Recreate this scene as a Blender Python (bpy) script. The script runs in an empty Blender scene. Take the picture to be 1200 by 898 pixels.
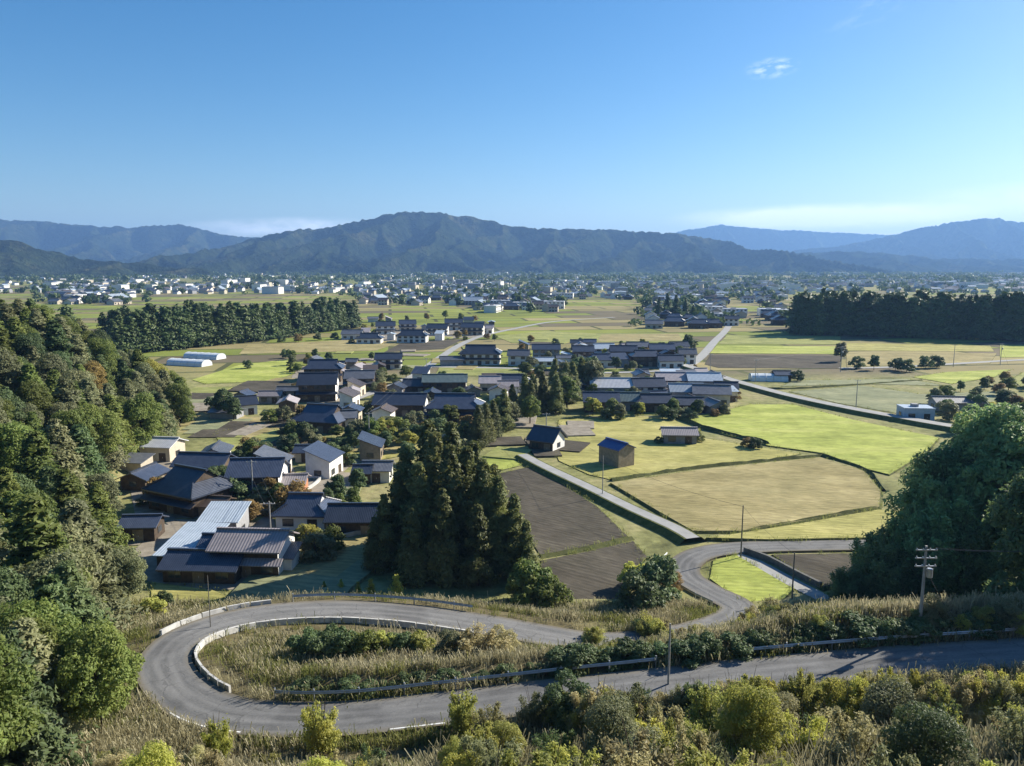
import bpy, math, random
import numpy as np
from mathutils import Vector, Matrix

random.seed(7)
rng = np.random.default_rng(7)
R = math.radians
SC = bpy.context.scene
COL = SC.collection

# ------------------------------------------------------------------ camera
CAM_H = 45.0
PITCH = math.atan(138 / 900)
cam_d = bpy.data.cameras.new('camera')
cam_d.sensor_width = 36
cam_d.lens = 27.0
cam_d.clip_start = 0.5
cam_d.clip_end = 40000
cam = bpy.data.objects.new('camera', cam_d)
cam.location = (0, 0, CAM_H)
cam.rotation_euler = (math.pi / 2 - PITCH, 0, 0)
COL.objects.link(cam)
SC.camera = cam

# ------------------------------------------------------------------ light
SUN_AZ, SUN_EL = R(60), R(29.5)          # azimuth measured from +Y towards +X
sun_dir = Vector((math.sin(SUN_AZ) * math.cos(SUN_EL), math.cos(SUN_AZ) * math.cos(SUN_EL), math.sin(SUN_EL)))
sun_d = bpy.data.lights.new('sun', 'SUN')
sun_d.energy = 5.0
sun_d.angle = R(0.55)
sun_d.color = (1.0, 0.93, 0.80)
sun = bpy.data.objects.new('sun', sun_d)
sun.rotation_euler = sun_dir.to_track_quat('Z', 'Y').to_euler()
sun.location = (60, 40, 120)
COL.objects.link(sun)

world = bpy.data.worlds.new('World')
SC.world = world
world.use_nodes = True
wn, wl = world.node_tree.nodes, world.node_tree.links
wn.clear()
w_out = wn.new('ShaderNodeOutputWorld')
w_bg = wn.new('ShaderNodeBackground')
w_bg.inputs['Strength'].default_value = 0.065
sky = wn.new('ShaderNodeTexSky')
sky.sky_type = 'NISHITA'
sky.sun_disc = False
sky.sun_elevation = SUN_EL
sky.sun_rotation = SUN_AZ
sky.altitude = 200
sky.air_density = 1.0
sky.dust_density = 0.6
sky.ozone_density = 3.0
# thin cirrus wisps: noise stretched along the horizon, kept to a few streaks
tc = wn.new('ShaderNodeTexCoord')
def wmath(op, a, b=None, c=None, clamp=False):
    n = wn.new('ShaderNodeMath'); n.operation = op; n.use_clamp = clamp
    for i, v in enumerate((a, b, c)):
        if v is None: continue
        if isinstance(v, (int, float)): n.inputs[i].default_value = v
        else: wl.new(v, n.inputs[i])
    return n.outputs[0]
sep = wn.new('ShaderNodeSeparateXYZ'); wl.new(tc.outputs['Generated'], sep.inputs[0])
az = wmath('ARCTAN2', sep.outputs[0], sep.outputs[1])
el = wmath('ARCSINE', sep.outputs[2])
def wisp(a0, e0, ra, re, scale, thr, seed, tilt=0.0):
    da = wmath('SUBTRACT', az, a0); de = wmath('SUBTRACT', el, e0)
    de = wmath('SUBTRACT', de, wmath('MULTIPLY', da, tilt))
    x = wmath('DIVIDE', da, ra); y = wmath('DIVIDE', de, re)
    r2 = wmath('ADD', wmath('MULTIPLY', x, x), wmath('MULTIPLY', y, y))
    fall = wmath('SUBTRACT', 1.0, r2, clamp=True)
    comb = wn.new('ShaderNodeCombineXYZ')
    wl.new(wmath('MULTIPLY', da, scale), comb.inputs[0]); wl.new(wmath('MULTIPLY', de, scale * 2.6), comb.inputs[1])
    comb.inputs[2].default_value = seed
    nz = wn.new('ShaderNodeTexNoise'); nz.inputs['Scale'].default_value = 1.0; nz.inputs['Detail'].default_value = 6
    nz.inputs['Roughness'].default_value = 0.62
    wl.new(comb.outputs[0], nz.inputs['Vector'])
    m = wmath('MULTIPLY', wmath('SUBTRACT', nz.outputs[0], thr, clamp=True), 4.0)
    return wmath('MULTIPLY', m, wmath('MULTIPLY', fall, fall), clamp=True)
clouds = [wmath('MULTIPLY', wisp(0.312, 0.226, 0.036, 0.014, 60, 0.42, 1.3, 0.05), 0.6), wmath('MULTIPLY', wisp(0.41, 0.275, 0.07, 0.022, 38, 0.48, 7.7, 0.3), 0.1),
          wmath('MULTIPLY', wisp(0.385, 0.056, 0.21, 0.019, 18, 0.06, 4.1), 0.75), wmath('MULTIPLY', wisp(-0.27, 0.045, 0.16, 0.016, 22, 0.28, 9.2, 0.02), 0.7),
          wmath('MULTIPLY', wisp(0.62, 0.07, 0.22, 0.022, 14, 0.2, 5.5), 0.35)]
tot = clouds[0]
for c in clouds[1:]: tot = wmath('ADD', tot, c, clamp=True)
mixc = wn.new('ShaderNodeMix'); mixc.data_type = 'RGBA'
sat = wn.new('ShaderNodeHueSaturation'); sat.inputs['Saturation'].default_value = 1.36
wl.new(sky.outputs[0], sat.inputs['Color'])
wl.new(tot, mixc.inputs['Factor']); wl.new(sat.outputs[0], mixc.inputs[6])
mixc.inputs[7].default_value = (12.0, 12.3, 12.6, 1)
wl.new(mixc.outputs[2], w_bg.inputs['Color'])
wl.new(w_bg.outputs[0], w_out.inputs['Surface'])

SC.view_settings.view_transform = 'Standard'
SC.view_settings.look = 'None'
SC.view_settings.exposure = 1.08
SC.view_settings.gamma = 1.0
SC.view_settings.use_curve_mapping = False
SC.cycles.max_bounces = 6
SC.cycles.diffuse_bounces = 4
SC.cycles.glossy_bounces = 2
SC.cycles.transmission_bounces = 3
SC.cycles.volume_bounces = 0
SC.cycles.use_denoising = True
SC.cycles.caustics_reflective = False
SC.cycles.caustics_refractive = False

# ------------------------------------------------------------------ photo pixel -> direction, point on a level surface
FPX = 900.0
cp, sp = math.cos(PITCH), math.sin(PITCH)
def ray(px, py):
    u = (px - 600) / FPX; v = (449 - py) / FPX
    return Vector((u, cp + v * sp, -sp + v * cp))
def gp(px, py, z=0.0):
    d = ray(px, py); t = (z - CAM_H) / d.z
    return Vector((d.x * t, d.y * t, z))
def at_dist(px, py, dist):
    d = ray(px, py); t = dist / d.y
    return Vector((d.x * t, dist, CAM_H + d.z * t))
def proj(x, y, z):
    dz = z - CAM_H
    zc = y * cp - dz * sp; yc = y * sp + dz * cp
    return 600 + FPX * x / zc, 449 - FPX * yc / zc, zc

# ------------------------------------------------------------------ numpy noise
_perm = rng.random((256, 256))
def vnoise(x, y):
    x = np.asarray(x, float); y = np.asarray(y, float)
    xi = np.floor(x).astype(int); yi = np.floor(y).astype(int)
    fx = x - xi; fy = y - yi
    fx = fx * fx * (3 - 2 * fx); fy = fy * fy * (3 - 2 * fy)
    a = _perm[xi & 255, yi & 255]; b = _perm[(xi + 1) & 255, yi & 255]
    c = _perm[xi & 255, (yi + 1) & 255]; d = _perm[(xi + 1) & 255, (yi + 1) & 255]
    return (a * (1 - fx) + b * fx) * (1 - fy) + (c * (1 - fx) + d * fx) * fy
def fbm(x, y, o=4):
    s = 0; amp = 0.5; tot_ = 0
    for i in range(o):
        s = s + amp * vnoise(x * 2 ** i + 17.3 * i, y * 2 ** i + 9.1 * i); tot_ += amp; amp *= 0.5
    return s / tot_
def sstep(a, b, x):
    t = np.clip((x - a) / (b - a), 0, 1); return t * t * (3 - 2 * t)

# ------------------------------------------------------------------ materials
def new_mat(name):
    m = bpy.data.materials.new(name); m.use_nodes = True
    nt = m.node_tree; nt.nodes.clear()
    return m, nt.nodes, nt.links
def out_principled(n, l, rough=0.8, spec=0.3):
    o = n.new('ShaderNodeOutputMaterial'); p = n.new('ShaderNodeBsdfPrincipled')
    p.inputs['Roughness'].default_value = rough
    p.inputs['Specular IOR Level'].default_value = spec
    l.new(p.outputs[0], o.inputs[0]); return p
def ramp(n, stops, interp='LINEAR'):
    r = n.new('ShaderNodeValToRGB'); r.color_ramp.interpolation = interp
    e = r.color_ramp.elements
    while len(e) < len(stops): e.new(0.5)
    for k, (p_, c_) in enumerate(stops):
        e[k].position = p_; e[k].color = (*c_, 1)
    return r
def mixrgb(n, l, fac, a, b, mode='MIX'):
    m = n.new('ShaderNodeMix'); m.data_type = 'RGBA'; m.blend_type = mode
    for i, v in ((0, fac), (6, a), (7, b)):
        if isinstance(v, (int, float)): m.inputs[i].default_value = v
        elif isinstance(v, tuple): m.inputs[i].default_value = (*v, 1)
        else: l.new(v, m.inputs[i])
    return m.outputs[2]
def noise_node(n, l, vec, scale, detail=4, rough=0.55):
    z = n.new('ShaderNodeTexNoise'); z.inputs['Scale'].default_value = scale
    z.inputs['Detail'].default_value = detail; z.inputs['Roughness'].default_value = rough
    if vec is not None: l.new(vec, z.inputs['Vector'])
    return z
def geo_pos(n): return n.new('ShaderNodeNewGeometry').outputs['Position']

def surf(name, c1, c2, scale=1.5, rough=0.85, spec=0.25, bump=0.0, obj=False, vary=0.0, metal=0.0, bscale=None):
    m, n, l = new_mat(name); p = out_principled(n, l, rough, spec)
    p.inputs['Metallic'].default_value = metal
    if obj:
        vec = n.new('ShaderNodeTexCoord').outputs['Object']
    else: vec = geo_pos(n)
    z = noise_node(n, l, vec, scale, 5, 0.6)
    r = ramp(n, [(0.32, c1), (0.68, c2)]); l.new(z.outputs[0], r.inputs[0])
    col = r.outputs[0]
    if vary:
        oi = n.new('ShaderNodeObjectInfo')
        hs = n.new('ShaderNodeHueSaturation')
        mr = n.new('ShaderNodeMapRange'); mr.inputs[3].default_value = 1 - vary; mr.inputs[4].default_value = 1 + vary
        l.new(oi.outputs['Random'], mr.inputs[0]); l.new(mr.outputs[0], hs.inputs['Value']); l.new(col, hs.inputs['Color'])
        col = hs.outputs[0]
    l.new(col, p.inputs['Base Color'])
    if bump:
        z2 = noise_node(n, l, vec, bscale or scale * 6, 4, 0.65)
        b = n.new('ShaderNodeBump'); b.inputs['Strength'].default_value = bump; b.inputs['Distance'].default_value = 0.1
        l.new(z2.outputs[0], b.inputs['Height']); l.new(b.outputs[0], p.inputs['Normal'])
    return m

def foliage(name, dark, light, warm, trans=0.30, big=0.18):
    """Leaves: each leaf (mesh island) its own tone, each plant its own hue."""
    m, n, l = new_mat(name)
    o = n.new('ShaderNodeOutputMaterial')
    g = n.new('ShaderNodeNewGeometry'); oi = n.new('ShaderNodeObjectInfo')
    r = ramp(n, [(0.0, dark), (0.7, light), (1.0, warm)])
    l.new(g.outputs['Random Per Island'], r.inputs[0])
    z = noise_node(n, l, g.outputs['Position'], big, 2, 0.5)
    col = mixrgb(n, l, z.outputs[0], r.outputs[0], warm)
    mul = n.new('ShaderNodeHueSaturation')
    mr = n.new('ShaderNodeMapRange'); mr.inputs[3].default_value = 0.72; mr.inputs[4].default_value = 1.3
    l.new(oi.outputs['Random'], mr.inputs[0]); l.new(mr.outputs[0], mul.inputs['Value'])
    mh = n.new('ShaderNodeMapRange'); mh.inputs[3].default_value = 0.487; mh.inputs[4].default_value = 0.512
    fr = n.new('ShaderNodeMath'); fr.operation = 'FRACT'
    mm = n.new('ShaderNodeMath'); mm.operation = 'MULTIPLY'; mm.inputs[1].default_value = 7.31
    l.new(oi.outputs['Random'], mm.inputs[0]); l.new(mm.outputs[0], fr.inputs[0]); l.new(fr.outputs[0], mh.inputs[0])
    l.new(mh.outputs[0], mul.inputs['Hue']); l.new(col, mul.inputs['Color'])
    d = n.new('ShaderNodeBsdfPrincipled'); d.inputs['Roughness'].default_value = 0.55; d.inputs['Specular IOR Level'].default_value = 0.25
    t = n.new('ShaderNodeBsdfTranslucent')
    l.new(mul.outputs[0], d.inputs['Base Color']); l.new(mul.outputs[0], t.inputs['Color'])
    ms = n.new('ShaderNodeMixShader'); ms.inputs[0].default_value = trans
    l.new(d.outputs[0], ms.inputs[1]); l.new(t.outputs[0], ms.inputs[2]); l.new(ms.outputs[0], o.inputs[0])
    return m

def roof_mat(name, base, dark, pitch=0.3, rough=0.36, spec=0.6, vary=0.25):
    """Tiled or seamed roof covering: courses run along the ridge."""
    m, n, l = new_mat(name); p = out_principled(n, l, rough, spec)
    tcn = n.new('ShaderNodeTexCoord'); oi = n.new('ShaderNodeObjectInfo')
    wv = n.new('ShaderNodeTexWave'); wv.wave_type = 'BANDS'; wv.bands_direction = 'X'
    wv.inputs['Scale'].default_value = 0.314 / pitch; wv.inputs['Distortion'].default_value = 0
    l.new(tcn.outputs['Object'], wv.inputs['Vector'])
    z = noise_node(n, l, tcn.outputs['Object'], 0.9, 6, 0.65)
    r = ramp(n, [(0.3, dark), (0.7, base)]); l.new(z.outputs[0], r.inputs[0])
    hs = n.new('ShaderNodeHueSaturation'); mr = n.new('ShaderNodeMapRange')
    mr.inputs[3].default_value = 1 - vary; mr.inputs[4].default_value = 1 + vary
    l.new(oi.outputs['Random'], mr.inputs[0]); l.new(mr.outputs[0], hs.inputs['Value']); l.new(r.outputs[0], hs.inputs['Color'])
    col = mixrgb(n, l, 0.25, hs.outputs[0], wv.outputs['Color'], 'MULTIPLY')
    l.new(col, p.inputs['Base Color'])
    b = n.new('ShaderNodeBump'); b.inputs['Strength'].default_value = 0.5; b.inputs['Distance'].default_value = 0.06
    l.new(wv.outputs[0], b.inputs['Height']); l.new(b.outputs[0], p.inputs['Normal'])
    return m

def field_mat(name, c1, c2, c3, ang=0.0, row=0.9, scale=0.05, rowamt=0.25):
    """Cropland: broad patches, fine growth, rows running in one direction."""
    m, n, l = new_mat(name); p = out_principled(n, l, 0.95, 0.1)
    pos = geo_pos(n)
    mp = n.new('ShaderNodeMapping'); mp.inputs['Rotation'].default_value = (0, 0, ang)
    l.new(pos, mp.inputs['Vector'])
    st = n.new('ShaderNodeMapping'); st.inputs['Scale'].default_value = (0.25, 1, 1)
    l.new(mp.outputs[0], st.inputs['Vector'])
    z = noise_node(n, l, st.outputs[0], scale * 2, 6, 0.62)
    r = ramp(n, [(0.34, c1), (0.5, c2), (0.66, c3)]); l.new(z.outputs[0], r.inputs[0])
    z3 = noise_node(n, l, pos, 0.11, 5, 0.65)
    r3 = ramp(n, [(0.3, (0.74, 0.76, 0.7)), (0.7, (1.2, 1.18, 1.15))]); l.new(z3.outputs[0], r3.inputs[0])
    z2 = noise_node(n, l, st.outputs[0], 1.6, 4, 0.7)
    r2 = ramp(n, [(0.3, (0.6, 0.6, 0.6)), (0.7, (1.25, 1.25, 1.25))]); l.new(z2.outputs[0], r2.inputs[0])
    col = mixrgb(n, l, 0.8, r.outputs[0], r2.outputs[0], 'MULTIPLY')
    col = mixrgb(n, l, 0.9, col, r3.outputs[0], 'MULTIPLY')
    wv = n.new('ShaderNodeTexWave'); wv.bands_direction = 'Y'; wv.inputs['Scale'].default_value = 0.314 / row
    wv.inputs['Distortion'].default_value = 1.2; wv.inputs['Detail'].default_value = 2; wv.inputs['Detail Scale'].default_value = 0.6
    l.new(mp.outputs[0], wv.inputs['Vector'])
    col = mixrgb(n, l, rowamt, col, wv.outputs['Color'], 'MULTIPLY')
    l.new(col, p.inputs['Base Color'])
    b = n.new('ShaderNodeBump'); b.inputs['Strength'].default_value = 0.6; b.inputs['Distance'].default_value = 0.12
    l.new(z2.outputs[0], b.inputs['Height']); l.new(b.outputs[0], p.inputs['Normal'])
    return m

M = {}
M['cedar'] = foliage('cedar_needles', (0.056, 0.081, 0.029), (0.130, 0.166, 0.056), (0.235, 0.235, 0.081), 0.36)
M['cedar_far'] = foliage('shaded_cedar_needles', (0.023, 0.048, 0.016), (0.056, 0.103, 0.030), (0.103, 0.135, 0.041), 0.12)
M['broad'] = foliage('broad_leaves', (0.055, 0.098, 0.022), (0.141, 0.207, 0.050), (0.225, 0.254, 0.065), 0.42)
M['broad_dark'] = foliage('dark_leaves', (0.037, 0.071, 0.030), (0.085, 0.140, 0.052), (0.144, 0.186, 0.071), 0.32)
M['evergreen'] = foliage('evergreen_leaves', (0.075, 0.145, 0.061), (0.172, 0.284, 0.105), (0.292, 0.378, 0.145), 0.42)
M['olive'] = foliage('grey_green_leaves', (0.081, 0.103, 0.048), (0.184, 0.210, 0.100), (0.281, 0.281, 0.140), 0.37)
M['autumn'] = foliage('autumn_leaves', (0.121, 0.089, 0.035), (0.243, 0.178, 0.065), (0.340, 0.243, 0.081), 0.42)
M['shrub'] = foliage('shrub_leaves', (0.117, 0.156, 0.037), (0.286, 0.350, 0.078), (0.494, 0.468, 0.131), 0.47, 0.5)
M['lime'] = foliage('yellow_green_leaves', (0.172, 0.212, 0.036), (0.345, 0.394, 0.071), (0.525, 0.484, 0.122), 0.50, 0.5)
M['brush'] = foliage('dry_brush', (0.190, 0.168, 0.078), (0.336, 0.308, 0.140), (0.482, 0.437, 0.224), 0.42, 0.5)
M['bark'] = surf('bark', (0.055, 0.042, 0.030), (0.110, 0.088, 0.066), 3, 0.95, 0.1)
M['grassblade'] = foliage('dry_grass', (0.170, 0.155, 0.075), (0.290, 0.262, 0.135), (0.420, 0.385, 0.240), 0.40, 0.25)
M['greenblade'] = foliage('green_grass', (0.078, 0.111, 0.026), (0.156, 0.195, 0.046), (0.273, 0.267, 0.085), 0.47, 0.25)
M['bank'] = surf('grass_bank', (0.070, 0.085, 0.022), (0.150, 0.150, 0.050), 0.9, 0.95, 0.1, 0.6)
M['levee'] = surf('levee_grass', (0.060, 0.075, 0.025), (0.110, 0.110, 0.045), 1.2, 0.95, 0.1, 0.5)
M['pale_road'] = surf('pale_road', (0.27, 0.27, 0.26), (0.36, 0.355, 0.34), 0.4, 0.9, 0.2, 0.1)
M['concrete'] = surf('concrete', (0.36, 0.355, 0.34), (0.60, 0.59, 0.56), 1.1, 0.9, 0.2, 0.1)
M['stone_shadow'] = surf('retaining_wall', (0.10, 0.10, 0.095), (0.19, 0.185, 0.17), 1.2, 0.95, 0.15, 0.5)  # dark tones carry the shadow on the wall face
M['white_paint'] = surf('white_paint', (0.62, 0.62, 0.60), (0.80, 0.80, 0.78), 1.4, 0.7, 0.3)
M['galv'] = surf('galvanised_steel', (0.36, 0.38, 0.40), (0.50, 0.52, 0.53), 2, 0.45, 0.5, metal=0.6)
M['yard'] = surf('gravel_yard', (0.20, 0.175, 0.14), (0.32, 0.285, 0.23), 0.5, 0.95, 0.1, 0.4)
M['pole'] = surf('concrete_pole', (0.30, 0.29, 0.27), (0.42, 0.41, 0.38), 2, 0.9, 0.2)
M['pole_dark'] = surf('weathered_pole', (0.13, 0.12, 0.11), (0.21, 0.20, 0.18), 2, 0.9, 0.2)
M['wire'] = surf('cable', (0.05, 0.05, 0.05), (0.08, 0.08, 0.08), 2, 0.6, 0.3)
M['roof_blue'] = roof_mat('blue_grey_tiles', (0.070, 0.085, 0.125), (0.040, 0.050, 0.078))
M['roof_dark'] = roof_mat('charcoal_tiles', (0.052, 0.062, 0.088), (0.026, 0.032, 0.048))
M['roof_grey'] = roof_mat('grey_tiles', (0.16, 0.165, 0.18), (0.09, 0.095, 0.11))
M['roof_pink'] = roof_mat('faded_metal_sheets', (0.36, 0.32, 0.33), (0.26, 0.235, 0.24), 0.45, 0.6)
M['roof_pale'] = roof_mat('pale_blue_sheets', (0.46, 0.52, 0.58), (0.34, 0.40, 0.46), 0.45, 0.4)
M['roof_brown'] = roof_mat('brown_tiles', (0.13, 0.095, 0.07), (0.075, 0.055, 0.042))
M['roof_green'] = roof_mat('green_grey_sheets', (0.12, 0.155, 0.145), (0.07, 0.095, 0.09), 0.45)
M['roof_bright_blue'] = roof_mat('bright_blue_sheets', (0.05, 0.10, 0.34), (0.03, 0.065, 0.24), 0.4, 0.4)
M['roof_white'] = roof_mat('white_sheets', (0.62, 0.63, 0.66), (0.48, 0.49, 0.52), 0.45, 0.5)
M['white_wall'] = surf('white_plaster', (0.62, 0.60, 0.56), (0.76, 0.74, 0.70), 0.8, 0.85, 0.2, obj=True, vary=0.15)
M['cream_wall'] = surf('cream_plaster', (0.42, 0.37, 0.29), (0.55, 0.49, 0.39), 0.8, 0.85, 0.2, obj=True, vary=0.15)
M['wood_wall'] = surf('dark_timber_boards', (0.065, 0.048, 0.036), (0.12, 0.09, 0.065), 1.6, 0.85, 0.2, obj=True, vary=0.2)
M['tan_wall'] = surf('weathered_boards', (0.20, 0.165, 0.12), (0.30, 0.25, 0.185), 1.6, 0.9, 0.15, obj=True, vary=0.15)
M['orange_wall'] = surf('red_oxide_sheets', (0.34, 0.15, 0.085), (0.47, 0.23, 0.13), 1.2, 0.8, 0.2, obj=True)
M['grey_wall'] = surf('grey_siding', (0.22, 0.22, 0.23), (0.32, 0.32, 0.33), 1.0, 0.85, 0.2, obj=True, vary=0.2)
M['blue_wall'] = surf('blue_metal_siding', (0.035, 0.065, 0.20), (0.055, 0.095, 0.28), 1.5, 0.5, 0.4, obj=True)
M['pale_wall'] = surf('pale_blue_siding', (0.34, 0.42, 0.50), (0.44, 0.52, 0.60), 1.2, 0.7, 0.3, obj=True)
M['glass'] = surf('window_glass', (0.025, 0.030, 0.038), (0.05, 0.06, 0.07), 0.7, 0.12, 0.6, obj=True)
M['shoji'] = surf('paper_screen', (0.5, 0.48, 0.43), (0.6, 0.58, 0.52), 0.7, 0.8, 0.2, obj=True)
M['frame'] = surf('window_frame', (0.30, 0.28, 0.25), (0.42, 0.40, 0.36), 2, 0.6, 0.3, obj=True)
M['frame_dark'] = surf('dark_window_frame', (0.06, 0.05, 0.04), (0.10, 0.085, 0.07), 2, 0.6, 0.3, obj=True)
M['film'] = surf('greenhouse_film', (0.58, 0.62, 0.64), (0.74, 0.77, 0.78), 0.6, 0.35, 0.5)
F_BROWN = field_mat('ploughed_soil', (0.070, 0.061, 0.048), (0.098, 0.086, 0.068), (0.125, 0.110, 0.086), R(35), 1.0, 0.05, 0.18)
F_TAN = field_mat('rice_stubble', (0.265, 0.225, 0.105), (0.33, 0.28, 0.135), (0.385, 0.33, 0.168), R(12), 1.1, 0.05, 0.10)
F_YELLOW = field_mat('yellow_regrowth', (0.296, 0.279, 0.097), (0.399, 0.370, 0.131), (0.479, 0.433, 0.177), R(8), 1.1, 0.05, 0.15)
F_OLIVE = field_mat('olive_grass', (0.205, 0.228, 0.074), (0.296, 0.310, 0.108), (0.376, 0.365, 0.142), R(8), 1.3, 0.06, 0.12)
F_GREEN = field_mat('bright_green_regrowth', (0.285, 0.325, 0.074), (0.376, 0.416, 0.103), (0.467, 0.479, 0.148), R(8), 1.1, 0.05, 0.12)
F_GREY = field_mat('grey_green_fallow', (0.205, 0.222, 0.131), (0.268, 0.279, 0.165), (0.331, 0.331, 0.199), R(15), 1.4, 0.06, 0.12)

# ------------------------------------------------------------------ mesh helpers
class MB:
    def __init__(s): s.v = []; s.f = []; s.m = []
    def poly(s, pts, mi=0):
        b = len(s.v); s.v += [tuple(p) for p in pts]; s.f.append(tuple(range(b, b + len(pts)))); s.m.append(mi)
    def box(s, x0, x1, y0, y1, z0, z1, mi=0):
        b = len(s.v)
        s.v += [(x0, y0, z0), (x1, y0, z0), (x1, y1, z0), (x0, y1, z0), (x0, y0, z1), (x1, y0, z1), (x1, y1, z1), (x0, y1, z1)]
        for f in ((0, 3, 2, 1), (4, 5, 6, 7), (0, 1, 5, 4), (1, 2, 6, 5), (2, 3, 7, 6), (3, 0, 4, 7)):
            s.f.append(tuple(b + i for i in f)); s.m.append(mi)
    def slab(s, quad, t, mi=0):
        """a quad thickened downwards by t"""
        b = len(s.v); n = len(quad)
        s.v += [tuple(p) for p in quad] + [(p[0], p[1], p[2] - t) for p in quad]
        s.f.append(tuple(range(b, b + n))); s.m.append(mi)
        s.f.append(tuple(range(b + 2 * n - 1, b + n - 1, -1))); s.m.append(mi)
        for i in range(n):
            j = (i + 1) % n
            s.f.append((b + i, b + n + i, b + n + j, b + j)); s.m.append(mi)
    def tube(s, pts, rad, seg=6, mi=0, cap=True):
        pts = [Vector(p) for p in pts]
        if isinstance(rad, (int, float)): rad = [rad] * len(pts)
        b = len(s.v)
        for i, p in enumerate(pts):
            a = pts[max(i - 1, 0)]; c = pts[min(i + 1, len(pts) - 1)]
            q = (c - a).to_track_quat('Z', 'Y')
            for k in range(seg):
                th = 2 * math.pi * k / seg
                s.v.append(tuple(p + q @ Vector((math.cos(th) * rad[i], math.sin(th) * rad[i], 0))))
        for i in range(len(pts) - 1):
            for k in range(seg):
                k2 = (k + 1) % seg
                s.f.append((b + i * seg + k, b + i * seg + k2, b + (i + 1) * seg + k2, b + (i + 1) * seg + k)); s.m.append(mi)
        if cap:
            s.f.append(tuple(b + k for k in range(seg - 1, -1, -1))); s.m.append(mi)
            e = b + (len(pts) - 1) * seg
            s.f.append(tuple(e + k for k in range(seg))); s.m.append(mi)
    def mesh(s, name, mats):
        me = bpy.data.meshes.new(name); me.from_pydata(s.v, [], s.f)
        for m in (mats if isinstance(mats, (list, tuple)) else [mats]): me.materials.append(m)
        if any(s.m): me.polygons.foreach_set('material_index', s.m)
        me.update(); return me
    def build(s, name, mats, parent=None):
        return link(name, s.mesh(name, mats), parent)
def link(name, me, parent=None):
    o = bpy.data.objects.new(name, me); COL.objects.link(o)
    if parent is not None: o.parent = parent
    return o
def tag(o, label=None, cat=None, group=None, kind=None):
    if label: o['label'] = label
    if cat: o['category'] = cat
    if group: o['group'] = group
    if kind: o['kind'] = kind
    return o
def empty(name, loc=(0, 0, 0), rz=0.0):
    o = bpy.data.objects.new(name, None); COL.objects.link(o); o.empty_display_size = 0.3
    o.location = loc; o.rotation_euler = (0, 0, rz); return o
KIDS = {}
def np_mesh(name, verts, faces, mat, smooth=False):
    """verts (N,3), faces (M,k) constant k"""
    me = bpy.data.meshes.new(name)
    k = faces.shape[1]
    me.vertices.add(len(verts)); me.vertices.foreach_set('co', np.ascontiguousarray(verts, np.float32).ravel())
    me.loops.add(faces.size); me.loops.foreach_set('vertex_index', np.ascontiguousarray(faces, np.int32).ravel())
    me.polygons.add(len(faces)); me.polygons.foreach_set('loop_start', np.arange(0, faces.size, k, dtype=np.int32))
    me.polygons.foreach_set('loop_total', np.full(len(faces), k, np.int32))
    me.polygons.foreach_set('use_smooth', np.full(len(faces), smooth, bool))
    if mat is not None: me.materials.append(mat)
    me.update(calc_edges=True); me.validate(); return me

# ------------------------------------------------------------------ road course
def catmull(pts, step=1.0):
    P = [np.array(p, float) for p in pts]
    P = [2 * P[0] - P[1]] + P + [2 * P[-1] - P[-2]]
    out = []
    for i in range(1, len(P) - 2):
        n_ = max(2, int(np.linalg.norm(P[i + 1] - P[i]) / step))
        for k in range(n_):
            t = k / n_
            out.append(0.5 * (2 * P[i] + (P[i + 1] - P[i - 1]) * t + (2 * P[i - 1] - 5 * P[i] + 4 * P[i + 1] - P[i + 2]) * t * t + (3 * P[i] - P[i - 1] - 3 * P[i + 1] + P[i + 2]) * t ** 3))
    out.append(P[-2]); return np.array(out)
ROAD_PX = [(1500, 742, 13.4), (1330, 754, 13.0), (1200, 764, 12.6), (1050, 774, 12.1), (900, 787, 11.6), (780, 800, 11.1), (650, 814, 10.6),
           (520, 829, 10.2), (400, 841, 9.8), (300, 840, 9.4), (236, 826, 9.0), (199, 796, 8.6), (194, 768, 8.1), (224, 742, 7.5),
           (290, 722, 6.8), (380, 714, 6.1), (470, 718, 5.3), (560, 730, 4.4), (640, 744, 3.6), (700, 752, 2.9), (770, 748, 2.1),
           (830, 735, 1.4), (862, 721, 0.8), (862, 708, 0.5), (830, 692, 0.35), (803, 674, 0.3), (806, 657, 0.28), (836, 645, 0.25),
           (900, 640, 0.22), (1000, 638, 0.2), (1100, 636, 0.2), (1300, 634, 0.2)]
ROAD = catmull([gp(x, y, z) for x, y, z in ROAD_PX])
def road_half(i):
    y = ROAD[i, 1]
    return 3.4
def road_frame(P):
    T = np.gradient(P, axis=0); T[:, 2] = 0; T /= np.linalg.norm(T, axis=1)[:, None] + 1e-9
    N = np.stack([-T[:, 1], T[:, 0], np.zeros(len(T))], 1); return T, N
RT, RN = road_frame(ROAD)

def road_idx(px, py, z):
    g = gp(px, py, z); return int(np.argmin(np.hypot(ROAD[:, 0] - g.x, ROAD[:, 1] - g.y)))
I_LOW = road_idx(862, 721, 0.8)
I_NEAR = road_idx(300, 840, 9.4)
_im = road_idx(199, 796, 8.6)
INS = 1 if np.cross(RT[_im - 6], RT[_im + 6])[2] > 0 else -1      # which side is the inside of the bend

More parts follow.
